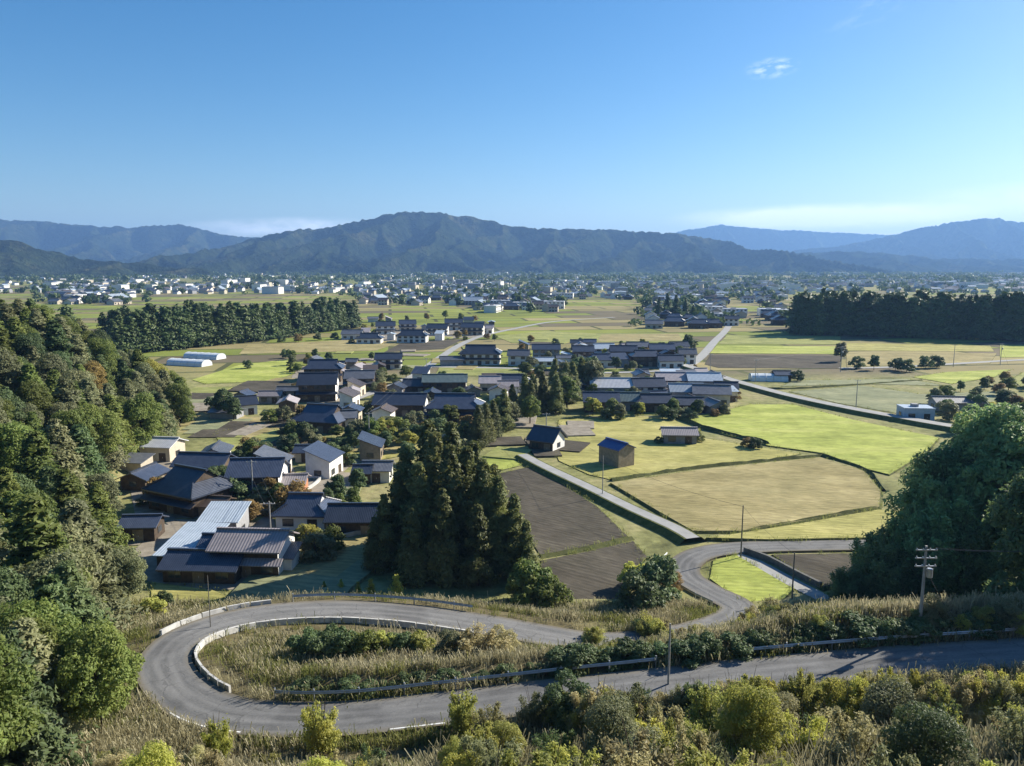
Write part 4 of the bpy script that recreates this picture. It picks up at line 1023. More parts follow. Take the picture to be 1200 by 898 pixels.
for i, (x, y) in enumerate(pts[:215]):
    k = random.choices(range(6), [5, 4, 4, 1.2, 0.8, 3])[0]; rf_, w, d, hw, rm, wm, lb = PROTO[k]
    rz = R(random.choice([-9, 81]) + random.uniform(-6, 6))
    if made[k] is None:
        made[k] = make_house('town_house', lb, (x, y, 0), w, d, hw, rz, rf_, 27, rm, wm, group='houses of the distant town: ' + rm.replace('_', ' '), rows=0)
    else:
        o = copy_tree(made[k]); o.location = (x, y, 0); o.rotation_euler = (0, 0, rz); o.scale = (random.uniform(0.85, 1.15),) * 3
tmats = [M['white_wall'], M['cream_wall'], M['grey_wall'], M['roof_dark'], M['roof_grey'], M['roof_blue'], M['roof_pale'], M['roof_brown']]
tb = MB()
for x, y in pts[215:]:
    w, d, hw = random.uniform(8, 15), random.uniform(7, 10), random.choice([3.2, 5.2, 5.4])
    if random.random() < 0.06: w, d, hw = random.uniform(20, 40), random.uniform(12, 20), random.uniform(7, 13)
    th_ = R(random.choice([-9, 81]) + random.uniform(-8, 8)); c_, s_ = math.cos(th_), math.sin(th_)
    wm_ = random.choices([0, 1, 2], [5, 2, 2])[0]; rm_ = random.choices([3, 4, 5, 6, 7], [3, 5, 3, 4, 2])[0]
    zr = hw + (d / 2 * 0.5 if hw < 6 else 0.4)
    def T(px_, py_, z_): return (x + px_ * c_ - py_ * s_, y + px_ * s_ + py_ * c_, z_)
    a, b = w / 2, d / 2
    for f, mi in (([(-a, -b, 0), (a, -b, 0), (a, -b, hw), (-a, -b, hw)], wm_), ([(a, b, 0), (-a, b, 0), (-a, b, hw), (a, b, hw)], wm_),
                  ([(a, -b, 0), (a, b, 0), (a, b, hw), (a, 0, zr), (a, -b, hw)], wm_), ([(-a, b, 0), (-a, -b, 0), (-a, -b, hw), (-a, 0, zr), (-a, b, hw)], wm_),
                  ([(-a - .6, -b - .6, hw - .2), (a + .6, -b - .6, hw - .2), (a + .6, 0, zr + .1), (-a - .6, 0, zr + .1)], rm_), ([(a + .6, b + .6, hw - .2), (-a - .6, b + .6, hw - .2), (-a - .6, 0, zr + .1), (a + .6, 0, zr + .1)], rm_)):
        tb.poly([T(*p) for p in f], mi)
tag(tb.build('town_buildings', tmats), 'mass of far houses and halls of the town below the mountains', 'town', kind='stuff')

# ------------------------------------------------------------------ trees
def leaves(P, Nrm, size, rg, aspect=1.6, jitter=0.6):
    """leaf quads at points P, facing roughly Nrm"""
    n_ = len(P)
    Nn = Nrm + rg.normal(0, jitter, (n_, 3)); Nn /= np.linalg.norm(Nn, axis=1)[:, None] + 1e-9
    t = np.cross(Nn, rg.normal(0, 1, (n_, 3))); t /= np.linalg.norm(t, axis=1)[:, None] + 1e-9
    b = np.cross(Nn, t)
    s = size * rg.uniform(0.6, 1.35, n_)[:, None]
    t = t * s * aspect * 0.5; b = b * s * 0.5
    bend = Nn * s * 0.18
    v = np.stack([P - t, P + b * 0.9 - bend, P + t, P - b * 0.9 - bend], 1).reshape(-1, 3)
    f = np.arange(n_ * 4).reshape(-1, 4)
    return v, f
def crown_broad(Hh, Rr, n_, leaf, seed, lobes=16, low=0.28, flat=1.0):
    rg = np.random.default_rng(seed)
    C = []; Rd = []
    for k in range(lobes):
        t = (k + 0.5) / lobes; z = Hh * (low + (0.93 - low) * t)
        env = Rr * math.sqrt(max(0.05, 1 - ((t - 0.42) / 0.62) ** 2)) * flat
        th_ = k * 2.4 + rg.uniform(-0.5, 0.5); r_ = env * rg.uniform(0.35, 0.78)
        C.append((r_ * math.cos(th_), r_ * math.sin(th_), z)); Rd.append(Rr * rg.uniform(0.30, 0.48))
    C = np.array(C); Rd = np.array(Rd)
    k = rg.choice(lobes, n_, p=Rd ** 2 / (Rd ** 2).sum())
    u = rg.normal(0, 1, (n_, 3)); u[:, 2] = np.abs(u[:, 2]) * 0.9 + u[:, 2] * 0.35; u /= np.linalg.norm(u, axis=1)[:, None]
    rad = Rd[k] * (0.55 + 0.5 * rg.random(n_) ** 0.5)
    # smaller twig clusters break the lobes' outline
    tw = rg.normal(0, 1, (40, 3)); tw /= np.linalg.norm(tw, axis=1)[:, None]
    near = (u @ tw.T).max(1); rad = rad * (0.78 + 0.34 * sstep(0.86, 0.99, near))
    P = C[k] + u * rad[:, None]; P[:, 2] = np.maximum(P[:, 2], Hh * 0.05)
    return leaves(P, u + np.array([0, 0, 0.35]), leaf, rg)
def crown_cedar(Hh, Rr, n_, leaf, seed, low=0.08, pw=0.72):
    rg = np.random.default_rng(seed)
    nb = max(30, int(Hh * 7)); bt = np.sort(rg.random(nb) ** 0.85) * (1 - low) + low
    bth = rg.uniform(0, 6.283, nb); bl = Rr * (1.04 - bt) ** pw * rg.uniform(0.72, 1.12, nb)
    k = rg.choice(nb, n_, p=(bl + 0.2) / (bl + 0.2).sum())
    s = rg.random(n_) ** 0.6
    spread = 0.16 * bl[k] + 0.12
    th_ = bth[k]; r_ = bl[k] * s
    P = np.stack([r_ * np.cos(th_), r_ * np.sin(th_), Hh * bt[k] - 0.28 * r_ + 0.05 * Hh * 0.3], 1)
    P += rg.normal(0, 1, (n_, 3)) * spread[:, None] * np.array([1, 1, 0.75])
    P[:, 2] = np.clip(P[:, 2], Hh * 0.03, Hh)
    Nn = np.stack([np.cos(th_), np.sin(th_), np.full(n_, 0.55)], 1)
    return leaves(P, Nn, leaf, rg, 1.9, 0.5)
def crown_wisp(Hh, Rr, n_, leaf, seed, stems=26, start=0.25, arch=1.0):
    rg = np.random.default_rng(seed)
    th_ = rg.uniform(0, 6.283, stems); sp0 = rg.random(stems) ** 0.7 * Rr; hh = Hh * rg.uniform(0.42, 1.0, stems) * (1 - 0.25 * sp0 / Rr)
    k = rg.integers(0, stems, n_); t = start + (1 - start) * rg.random(n_) ** 0.8
    r_ = sp0[k] * (0.25 + 0.75 * t ** (1.6 * arch)); z = hh[k] * (t - 0.12 * arch * t ** 3 * sp0[k] / Rr)
    P = np.stack([r_ * np.cos(th_[k]), r_ * np.sin(th_[k]), z], 1)
    wd = Rr * 0.20 * (1.15 - t) ** 0.5 * (0.5 + rg.random(stems)[k])
    P += rg.normal(0, 1, (n_, 3)) * wd[:, None] * np.array([1, 1, 0.8]); P[:, 2] = np.clip(P[:, 2], Hh * 0.03, Hh * 1.03)
    Nn = np.stack([np.cos(th_[k]) * 0.6, np.sin(th_[k]) * 0.6, np.full(n_, 0.6)], 1)
    return leaves(P, Nn, leaf, rg, 2.1, 0.8)
def trunk_mesh(name, Hh, Rr, seed, kind):
    rg = random.Random(seed); mb = MB()
    if kind == 'cedar':
        mb.tube([(0, 0, -0.6), (0, 0, Hh * 0.4), (0.05, 0, Hh * 0.93)], [Hh * 0.018, Hh * 0.012, 0.03], 7)
        for k in range(9):
            z = Hh * (0.15 + 0.08 * k); th_ = k * 2.4; L = Rr * (1 - z / Hh) * 0.8
            mb.tube([(0, 0, z), (L * math.cos(th_), L * math.sin(th_), z - 0.15 * L)], [0.07, 0.02], 4)
    elif kind == 'shrub':
        for k in range(6):
            th_ = k * 1.05 + rg.uniform(-.3, .3); L = Rr * rg.uniform(0.3, 0.75); h_ = Hh * rg.uniform(0.6, 0.95)
            mb.tube([(0.08 * math.cos(th_), 0.08 * math.sin(th_), -0.5), (L * 0.4 * math.cos(th_), L * 0.4 * math.sin(th_), h_ * 0.5), (L * math.cos(th_), L * math.sin(th_), h_)], [0.05, 0.035, 0.012], 5)
    else:
        top = (rg.uniform(-.3, .3), rg.uniform(-.3, .3), Hh * 0.8)
        mb.tube([(0, 0, -0.8), (0.1, 0, Hh * 0.35), top], [Hh * 0.028, Hh * 0.02, 0.05], 8)
        for k in range(7):
            th_ = k * 2.4; z = Hh * (0.25 + 0.07 * k); L = Rr * rg.uniform(0.5, 0.8)
            mb.tube([(0.06, 0, z), (L * .5 * math.cos(th_), L * .5 * math.sin(th_), z + L * .35), (L * math.cos(th_), L * math.sin(th_), z + L * .6)], [Hh * 0.012, Hh * 0.008, 0.02], 5)
    return mb.mesh(name, M['bark'])
class Kind:
    def __init__(s, shape, Hh, Rr, n_, leaf, mat, seeds, **k):
        s.H, s.R, s.var = Hh, Rr, []
        for sd in seeds:
            v, f = {'cedar': crown_cedar, 'wisp': crown_wisp}.get(shape, crown_broad)(Hh, Rr, n_, leaf, sd, **k)
            s.var.append((np_mesh('crown', v, f, M[mat]), trunk_mesh('trunk', Hh, Rr, sd, 'shrub' if shape == 'wisp' else shape)))
def plant(kind, name, loc, h, label, group, cat='tree', wide=1.0, rz=None, vi=None, mat=None):
    cr, tr = kind.var[random.randrange(len(kind.var)) if vi is None else vi]
    root = empty(name, loc, random.uniform(0, 6.28) if rz is None else rz); s = h / kind.H
    root.scale = (s * wide, s * wide, s); tag(root, label, cat, group)
    c = link('crown', cr, root); link('trunk' if cat == 'tree' else 'stem', tr, root)
    if mat is not None:
        c.material_slots[0].link = 'OBJECT'; c.material_slots[0].material = M[mat]
    return root
K_CEDAR = Kind('cedar', 20, 4.2, 11000, 0.40, 'cedar', [11, 12, 13])
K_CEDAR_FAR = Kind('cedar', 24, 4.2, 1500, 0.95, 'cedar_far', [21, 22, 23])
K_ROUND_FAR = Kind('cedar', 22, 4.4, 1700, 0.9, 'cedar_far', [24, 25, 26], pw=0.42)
K_BROAD = Kind('broad', 12, 4.6, 14000, 0.26, 'broad', [31, 32, 33, 34], lobes=20)
K_BROAD_MID = Kind('broad', 10, 4.0, 2600, 0.55, 'broad', [41, 42, 43], lobes=14)
K_BIG = Kind('broad', 24, 8.0, 26000, 0.42, 'evergreen', [51, 52, 53], lobes=26, low=0.12)
K_BUSH = Kind('broad', 3.2, 2.2, 2200, 0.24, 'broad_dark', [61, 62], lobes=9, low=0.1)
K_WISP = Kind('wisp', 3.4, 1.7, 5200, 0.105, 'shrub', [171, 172, 173, 174], stems=15)
K_WISP_BIG = Kind('wisp', 5.0, 2.2, 10000, 0.115, 'shrub', [175, 176, 177], stems=20)
K_PLUME = Kind('wisp', 22, 6.0, 26000, 0.36, 'evergreen', [178, 179, 180], stems=46, start=0.12, arch=1.3)
K_SHRUB = Kind('shrub', 3.4, 1.9, 6500, 0.105, 'shrub', [71, 72, 73, 74], lobes=11, low=0.12)
K_SHRUB_BIG = Kind('shrub', 5.2, 2.5, 15000, 0.115, 'shrub', [75, 76, 77], lobes=18, low=0.12)
K_SPRIG = Kind('cedar', 3.0, 0.9, 700, 0.20, 'lime', [81, 82])

# left hillside wood -------------------------------------------------
LIM = np.array([[330, 60], [400, 130], [440, 215], [480, 238], [515, 232], [525, 150], [560, 142], [620, 150], [680, 168], [730, 166], [760, 158], [800, 172], [830, 178], [860, 150], [900, 90]])
def left_limit(py): return np.interp(py, LIM[:, 0], LIM[:, 1])
hill = []
tries = 0
while tries < 26000 and len(hill) < 270:
    tries += 1
    y = 30 + 225 * random.random() ** 0.8; x = random.uniform(-0.80 * y - 30, -20)
    d = np.interp(y, FX, FV) - x
    if d < -5: continue
    z = th(x, y); h = random.uniform(8.5, 14.5) if y > 70 else random.uniform(6.5, 11)
    sp_ = 3.6 if y < 90 else 5.3
    if any((x - a) ** 2 + (y - b) ** 2 < sp_ ** 2 for a, b, *_ in hill): continue
    r_ = h / 12 * 4.6
    ok = True
    for q in (0.25, 0.5, 0.75, 0.95):
        px, py, zc = proj(x, y, z + h * q)
        if px + (r_ * (0.95 if q < 0.9 else 0.4)) * FPX / zc > left_limit(py): ok = False
    px, py, zc = proj(x, y, z + h)
    if px < -140 or not ok or zc < 8: continue
    skyl = np.interp(px, [-100, 0, 60, 130, 200, 240], [325, 343, 366, 395, 420, 465])
    if py < skyl - 3: continue
    hill.append((x, y, z, h))
HL = {'broad': 'mid green broadleaf tree on the wooded hillside', 'olive': 'grey-green broadleaf tree on the wooded hillside', 'autumn': 'tan-brown autumn tree on the wooded hillside',
      'broad_dark': 'dark evergreen broadleaf tree on the wooded hillside', 'lime': 'yellow-green tree on the wooded hillside'}
for x, y, z, h in hill:
    mt = random.choices(['broad', 'olive', 'autumn', 'broad_dark', 'lime'], [7, 3.0, 0.12, 3.8, 0.25])[0]
    if random.random() < 0.55:
        cm = random.choice(['broad', 'broad_dark', 'olive'])
        plant(K_CEDAR, 'conifer_tree', (x, y, z - 0.2), h * 1.18, {'broad': 'fresh green', 'broad_dark': 'deep green', 'olive': 'grey-green'}[cm] + ' conifer on the wooded hillside', 'hillside conifers: ' + cm.replace('_', ' '), mat=cm, wide=1.5)
        continue
    plant(K_BROAD, 'broadleaf_tree', (x, y, z - 0.2), h, HL[mt], 'hillside wood: ' + mt.replace('_', ' '), mat=None if mt == 'broad' else mt, wide=0.92)
# lit tree over the outside of the hairpin
for (px, py, h, mt, lb) in [(120, 868, 8.5, 'broad', 'fresh green tree leaning over the outside of the hairpin bend'), (40, 880, 9, 'broad', 'mid green tree at the foot of the slope outside the hairpin bend'),
                            (150, 700, 8.0, 'olive', 'grey-green tree at the gravel lane beside the hill foot')]:
    g = gp(px, py, 9.0 if py > 800 else 2.0); plant(K_BROAD, 'broadleaf_tree', (g.x, g.y, th(g.x, g.y) - 0.3), h, lb, None, mat=mt, wide=0.9)

# cedar grove in the middle --------------------------------------------
grove = [(452, 668, 13.5), (470, 660, 17), (492, 668, 19), (512, 655, 23), (528, 668, 22), (548, 660, 21), (566, 668, 19.5), (584, 672, 17), (602, 676, 14.5),
         (478, 640, 19), (504, 636, 23.5), (530, 634, 23), (556, 640, 20), (580, 650, 17), (440, 672, 10), (616, 684, 11), (520, 682, 16), (560, 686, 14), (484, 684, 13)]
for px, py, h in grove:
    g = gp(px, py, 0); plant(K_CEDAR, 'cedar_tree', (g.x, g.y, th(g.x, g.y) - 0.2), h * 0.87, 'tall dark cedar in the grove between farmhouses and ploughed field', 'cedars of the middle grove', wide=1.1)
for px, py, h, lb in [(628, 700, 5, 'rounded green bush at the right foot of the cedar grove'), (648, 712, 3.6, 'low green bush below the cedar grove on the field edge'), (612, 706, 4, 'dark bush under the edge of the cedar grove')]:
    g = gp(px, py, 0.5); plant(K_BUSH, 'bush', (g.x, g.y, th(g.x, g.y) - 0.1), h, lb, None, 'bush', mat='broad')
# row of trees running back from the track head -------------------------
a_, b_ = gp(574, 520), gp(688, 455)
for k in range(30):
    t = (k + random.random()) / 30; p = a_.lerp(b_, t) + Vector((random.uniform(-6, 6), random.uniform(-9, 9), 0))
    if random.random() < 0.5:
        plant(K_CEDAR, 'cedar_tree', p, random.uniform(8, 11) + 5 * t, 'dark cedar in the tree row behind the farm track', 'tree row: cedars', wide=1.15)
    else: plant(K_BROAD_MID, 'broadleaf_tree', p, random.uniform(6, 8.5) + 4 * t, 'green broadleaf tree in the tree row behind the farm track', 'tree row: broadleaf', mat=random.choice(['broad', 'olive', 'broad_dark']))

# far cedar belts ------------------------------------------------------
def belt(p0, p1, depth, n_, hmin, hmax, label, group, bend=0):
    A, B = gp(*p0), gp(*p1); D = (B - A); Nn = Vector((-D.y, D.x, 0)).normalized()
    if Nn.y < 0: Nn = -Nn
    for k in range(n_):
        t = random.random(); dd = depth * random.random() ** 1.5
        if k < n_ * 0.4: t = (k + random.uniform(-.3, .3)) / (n_ * 0.4); dd = random.uniform(0, 4)
        p = A + D * t + Nn * dd
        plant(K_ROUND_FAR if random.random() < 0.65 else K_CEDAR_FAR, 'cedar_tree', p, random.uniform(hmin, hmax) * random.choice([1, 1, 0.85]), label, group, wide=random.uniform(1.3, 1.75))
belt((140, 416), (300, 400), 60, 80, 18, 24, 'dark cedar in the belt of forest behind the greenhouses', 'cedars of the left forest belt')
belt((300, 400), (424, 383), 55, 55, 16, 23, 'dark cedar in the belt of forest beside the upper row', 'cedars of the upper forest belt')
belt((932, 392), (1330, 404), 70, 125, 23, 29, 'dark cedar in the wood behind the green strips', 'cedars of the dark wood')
for px, py, h in [(772, 372, 17), (782, 370, 20), (792, 371, 19), (803, 373, 16), (812, 376, 13)]:
    g = gp(px, py); plant(K_CEDAR_FAR, 'cedar_tree', g, h, 'dark tree of the small shrine wood in the town', 'shrine wood', wide=1.5)
# trees and bushes of the valley ---------------------------------------
VT = [(262, 489, 8, 'broad_dark', 'dark rounded garden tree left of the pink-gabled house'), (274, 493, 6.5, 'broad_dark', 'lower dark garden tree before the pink-gabled house'),
      (252, 484, 5, 'broad_dark', 'small dark tree at the end of the grey shed'), (316, 496, 3.5, 'broad', 'low garden hedge bush right of the pink-gabled house'),
      (332, 494, 4, 'olive', 'grey-green garden bush beside the blue hipped roof'), (346, 600, 5, 'autumn', 'reddish-brown garden tree before the two-storey farmhouse'),
      (280, 590, 4.5, 'broad_dark', 'dark garden tree before the two-storey farmhouse'), (318, 592, 5.2, 'autumn', 'brown autumn tree in front of the deep blue roof'),
      (404, 545, 4.2, 'broad_dark', 'dark round bush on the yellow grass patch'), (420, 518, 5, 'olive', 'grey-green tree before the white plaster storehouse'),
      (436, 520, 6, 'broad', 'green tree before the blue-roofed farmhouse with white gable'), (452, 516, 5, 'lime', 'yellow-green tree beside the village road'),
      (470, 512, 5, 'broad', 'green tree before the largest blue-roofed farmhouse'), (500, 518, 4.5, 'broad_dark', 'dark bush behind the cedar grove'),
      (545, 522, 6, 'broad_dark', 'dark tree at the near end of the tree row'), (372, 658, 4.2, 'olive', 'grey-green garden tree by the white porch'),
      (386, 648, 3.8, 'broad', 'green garden bush by the pale low wall'), (362, 640, 3.4, 'lime', 'yellow-green bush below the white end wall'),
      (806, 411, 8.5, 'broad_dark', 'single round tree at the end of the middle rows'), (885, 526, 2.6, 'broad_dark', 'dark low bush on the levee corner'), (874, 524, 2.2, 'autumn', 'brown low bush on the levee corner'),
      (819, 518, 2.4, 'broad', 'green bush at the corner of the low grey shed'), (772, 520, 1.8, 'broad_dark', 'low dark bush left of the low grey shed'),
      (1004, 432, 5, 'broad_dark', 'first garden bush on the pale stubble strip'), (1024, 434, 6.5, 'broad_dark', 'tallest garden bush on the pale stubble strip'), (1049, 434, 5, 'broad_dark', 'third garden bush on the pale stubble strip'),
      (1062, 436, 5, 'broad_dark', 'fourth garden bush on the pale stubble strip'), (1085, 432, 5, 'broad_dark', 'fifth garden bush on the pale stubble strip'), (1098, 431, 5, 'broad_dark', 'last garden bush on the pale stubble strip'),
      (1110, 492, 5, 'olive', 'grey-brown bush right of the box-shaped workshop'), (1145, 482, 5, 'broad_dark', 'dark mound of a tree beyond the workshop'), (1175, 478, 5.5, 'broad_dark', 'tall dark tree beyond the farm store'), (1160, 498, 5, 'olive', 'grey-green bush before the farm store'),
      (1195, 500, 7, 'broad', 'green tree at the end of the farm store'), (1130, 508, 5, 'lime', 'yellow-green bush below the raised road'), (1165, 520, 6, 'olive', 'pale olive tree below the raised road'),
      (934, 447, 4, 'broad_dark', 'dark bush at the end of the white film greenhouse'), (985, 424, 9, 'olive', 'pale slender tree beside the ploughed strip'),
      (392, 398, 4, 'broad_dark', 'dark hedge bush left of the upper row'), (372, 399, 4, 'broad_dark', 'dark hedge bush before the forest belt'), (350, 401, 4.5, 'autumn', 'brown hedge bush before the forest belt'), (330, 402, 4, 'broad_dark', 'dark hedge bush at the near end of the forest belt'),
      (500, 376, 6, 'autumn', 'brown tree behind the upper row'), (522, 374, 7, 'broad', 'green tree behind the upper row'), (540, 376, 6, 'broad', 'green tree behind the end of the upper row'), (447, 376, 6, 'autumn', 'orange-brown tree behind the second house of the upper row'),
      (180, 735, 2.6, 'shrub', 'small bush on the dry grass corner outside the hairpin'), (190, 720, 2.2, 'broad_dark', 'dark little bush on the dry grass corner'),
      (662, 470, 6, 'broad_dark', 'dark tree at the far end of the tree row'), (860, 470, 3.5, 'autumn', 'brown bush beside the dark barn'), (848, 486, 3, 'olive', 'grey bush at the road end of the village block'),
      (335, 420, 4, 'broad_dark', 'dark bush between green paddy and tan stubble'), (290, 432, 3.5, 'broad_dark', 'dark bush beside the green paddy'), (615, 424, 5, 'broad', 'green garden tree beside the white-walled house')]
for px, py, h, mt, lb in VT:
    g = gp(px, py); plant(K_BROAD_MID if h > 5 else K_BUSH, 'tree' if h >= 5 else 'bush', (g.x, g.y, th(g.x, g.y) - 0.1), h, lb, None, 'tree' if h >= 5 else 'bush', mat=mt, wide=1.0)
VZ = [((330, 480), (480, 545), 26), ((400, 440), (560, 520), 22), ((690, 445), (850, 492), 24), ((670, 405), (815, 434), 20), ((400, 375), (580, 404), 18), ((340, 420), (470, 470), 20), ((160, 530), (420, 640), 22), ((600, 400), (670, 445), 10), ((1090, 450), (1240, 500), 26), ((1120, 500), (1240, 540), 14)]
boxes = [(o.location.x, o.location.y) for o in bpy.data.objects if o.type == 'EMPTY' and o.get('category') in ('house', 'barn', 'shed', 'storehouse', 'outbuilding', 'hut')]
for (x0, y0), (x1, y1), n_ in VZ:
    for k in range(int(n_ * 1.7)):
        for _ in range(30):
            g = gp(random.uniform(x0, x1), random.uniform(y0, y1))
            if min((g.x - a) ** 2 + (g.y - b) ** 2 for a, b in boxes) > 7.5 ** 2: break
        else: continue
        mt = random.choices(['broad_dark', 'broad', 'olive', 'autumn', 'lime'], [5, 4, 3, 2, 1])[0]; h = random.uniform(1.2, 5.5)
        plant(K_BROAD_MID if h > 3.4 else K_BUSH, 'garden_tree', (g.x, g.y, -0.1), h, {'broad_dark': 'dark', 'broad': 'green', 'olive': 'grey-green', 'autumn': 'brown', 'lime': 'yellow-green'}[mt] + ' garden tree among the village houses', 'village garden trees: ' + mt.replace('_', ' '), mat=mt, wide=random.uniform(0.9, 1.5))
# the big dark clump on the right ----------------------------------------
for px, py, h, wd in [(1042, 702, 14, 1.0), (1075, 690, 20.5, 0.95), (1115, 696, 22.5, 0.95), (1160, 690, 22, 1.0), (1015, 712, 9, 1.1), (1195, 698, 20, 1.0), (1240, 690, 22, 1.0), (1085, 716, 13, 1.0), (1140, 720, 14, 1.0), (1190, 722, 14, 1.0), (1300, 690, 20, 1.0), (985, 716, 6.5, 1.2), (1062, 706, 15, 1.0), (1098, 708, 18, 1.0), (1130, 704, 20, 1.0), (1158, 710, 20, 1.0), (1185, 706, 24, 1.0), (1150, 676, 25, 1.0), (1172, 690, 25, 1.0), (1100, 676, 19, 1.0), (1205, 680, 21, 1.0), (1032, 716, 11, 1.1), (1220, 712, 18, 1.0), (1020, 690, 11, 1.0), (1360, 720, 20, 1.0), (1420, 740, 18, 1.0), (1330, 735, 16, 1.0), (1480, 760, 18, 1.0)]:  # the last few, right of the frame, are added to shade the road
    g = gp(px, py); plant(K_PLUME if random.random() < 0.7 else K_BIG, 'evergreen_tree', (g.x, g.y, th(g.x, g.y) - 0.3), h, 'tall dense evergreen in the shaded clump at the road end', 'evergreens of the shaded clump', wide=wd)
for x, y, h in [(63, 75, 21), (70, 81, 23), (76, 72, 21), (86, 79, 23), (68, 68, 15), (96, 72, 22), (60, 82, 19)]:  # trees beyond the right frame edge, put in to shade the upper road
    plant(K_BIG, 'evergreen_tree', (x, y, th(x, y) - 0.3), h, 'evergreen added beyond the frame edge to shade the end of the upper road', 'added evergreens shading the upper road')
for px, py, h in [(1180, 560, 20), (1215, 570, 24), (1250, 560, 22)]:
    g = gp(px, py); plant(K_BIG, 'evergreen_tree', (g.x, g.y, -0.3), h * 0.7, 'dark evergreen behind the shaded clump', 'evergreens behind the shaded clump')

# hairpin infield, bank and roadside plants -----------------------------
def on_ground(px, py, z0):
    z = z0
    for _ in range(6):
        g = gp(px, py, z); z = 0.5 * z + 0.5 * th(g.x, g.y)
    g = gp(px, py, z); return Vector((g.x, g.y, th(g.x, g.y)))
def put(kind, px, py, z0, h, label, group, mat, name='bush', wide=1.0, cat='bush'):
    p = on_ground(px, py, z0); return plant(kind, name, (p.x, p.y, p.z - 0.1), h, label, group, cat, mat=mat, wide=wide)
for px, py, h, mt in [(356, 772, 2.6, 'broad_dark'), (378, 776, 2.8, 'broad_dark'), (402, 774, 2.9, 'broad_dark'), (426, 772, 2.8, 'broad'), (448, 770, 2.5, 'shrub'), (470, 768, 2.4, 'broad_dark'), (390, 760, 2.2, 'broad_dark'), (365, 760, 2.0, 'broad_dark'), (495, 768, 2.2, 'shrub')]:
    put(K_BUSH, px, py, 7, h, 'dense dark bush in the hollow inside the hairpin', 'bushes inside the hairpin', mt)
put(K_WISP_BIG, 556, 782, 7, 4.8, 'big loose brownish shrub between the two legs of the hairpin road', None, 'brush', wide=1.5)
put(K_SHRUB, 530, 780, 7, 3.4, 'smaller olive shrub beside the big brownish shrub', None, 'olive')
put(K_SHRUB, 590, 778, 7, 3.2, 'tan shrub right of the big brownish shrub', None, 'brush')
for px, py, h in [(435, 696, 2.6), (465, 698, 3.6), (420, 694, 1.8), (400, 690, 1.6), (505, 702, 1.8), (380, 690, 1.3)]:
    put(K_SPRIG, px, py, 5, h, 'little pale green conical sapling on the verge above the hairpin', 'saplings on the verge', None, 'sapling', cat='sapling')
for px, py, h, mt, lb in [(765, 702, 5.6, 'broad_dark', 'big dark bush beside the curve of the lower road'), (752, 716, 4.6, 'broad_dark', 'dark bush in the shade below the lower road curve'), (785, 694, 3.4, 'autumn', 'reddish-brown bush at the lower road curve'), (742, 690, 3.2, 'lime', 'yellow-green bush on the edge of the lower ploughed field')]:
    put(K_BUSH if mt != 'autumn' else K_SHRUB, px, py, 0.5, h, lb, None, mt)
BK = []
for k in range(46):
    px = random.uniform(690, 930); py = np.interp(px, [690, 780, 850, 930], [770, 762, 752, 745]) + random.uniform(-22, 14)
    BK.append((px, py))
for px, py in BK:
    mt = random.choices(['brush', 'shrub', 'olive', 'broad_dark', 'autumn'], [4, 3, 3, 1, 1])[0]
    put(K_WISP, px, py, 6, random.uniform(1.5, 3.3), {'brush': 'straw-coloured shrub', 'shrub': 'yellow-green shrub', 'olive': 'grey-green shrub', 'broad_dark': 'dark green shrub', 'autumn': 'russet shrub'}[mt] + ' on the bank between lower road and upper road', 'shrubs on the bank: ' + mt.replace('_', ' '), mt, 'shrub', cat='shrub')
for px, py, h, mt in [(1092, 738, 2.8, 'olive'), (1075, 740, 2.0, 'broad_dark'), (1150, 742, 2.4, 'shrub'), (1175, 740, 2.8, 'olive'), (1125, 745, 1.8, 'lime'), (1195, 745, 2.2, 'shrub'), (1230, 742, 2.8, 'olive'), (960, 742, 1.6, 'shrub'), (1020, 745, 1.4, 'shrub')]:
    put(K_SHRUB, px, py, 11, h, 'rounded shrub in the pale grass bank under the tall utility pole', 'shrubs in the pale grass bank', mt, 'shrub', cat='shrub')

i0_, i1_ = road_idx(1280, 757, 12.8), road_idx(300, 840, 9.4); t_ = i0_  # row of dark bushes put in for the shade on bank and road edge
while t_ < i1_:
    p = ROAD[t_] + RN[t_] * INS * random.uniform(3.6, 4.5); t_ += random.choice([1, 1, 2])
    plant(K_BUSH, 'bush', (p[0], p[1], th(p[0], p[1]) - 0.35), random.uniform(1.0, 1.7) * (1.3 if p[0] > 4 else 0.8), 'low dark bush added for the strip of shade behind the guardrail of the near road leg', 'hedge behind the guardrail', 'bush', mat='broad_dark', wide=random.uniform(0.9, 1.6))
# foreground slope ---------------------------------------------------------
TOP = np.array([[-100, 862], [120, 858], [180, 863], [300, 866], [430, 862], [520, 846], [560, 816], [640, 808], [690, 801], [760, 799], [800, 795], [850, 783], [950, 783], [1010, 790], [1040, 784], [1090, 788], [1200, 776], [1350, 770]])
fg = []
tries = 0
while tries < 9000 and len(fg) < 168:
    tries += 1
    y = random.uniform(24, 50.5); x = random.uniform(-36, 48)
    if np.hypot(ROAD[:, 0] - x, ROAD[:, 1] - y).min() < 4.6: continue
    z = th(x, y); px, py, zc = proj(x, y, z)
    if px < -60 or px > 1280 or py > 1080: continue
    if any((x - a) ** 2 + (y - b) ** 2 < 1.12 ** 2 for a, b, *_ in fg): continue
    lim = np.interp(px, TOP[:, 0], TOP[:, 1]) + random.uniform(-4, 40)
    h = random.uniform(1.4, 5.8) if px > 540 else random.uniform(1.1, 3.8)
    while h > 0.7 and proj(x, y, z + h)[1] < lim: h -= 0.15
    if h < 0.8: continue
    fg.append((x, y, z, h))
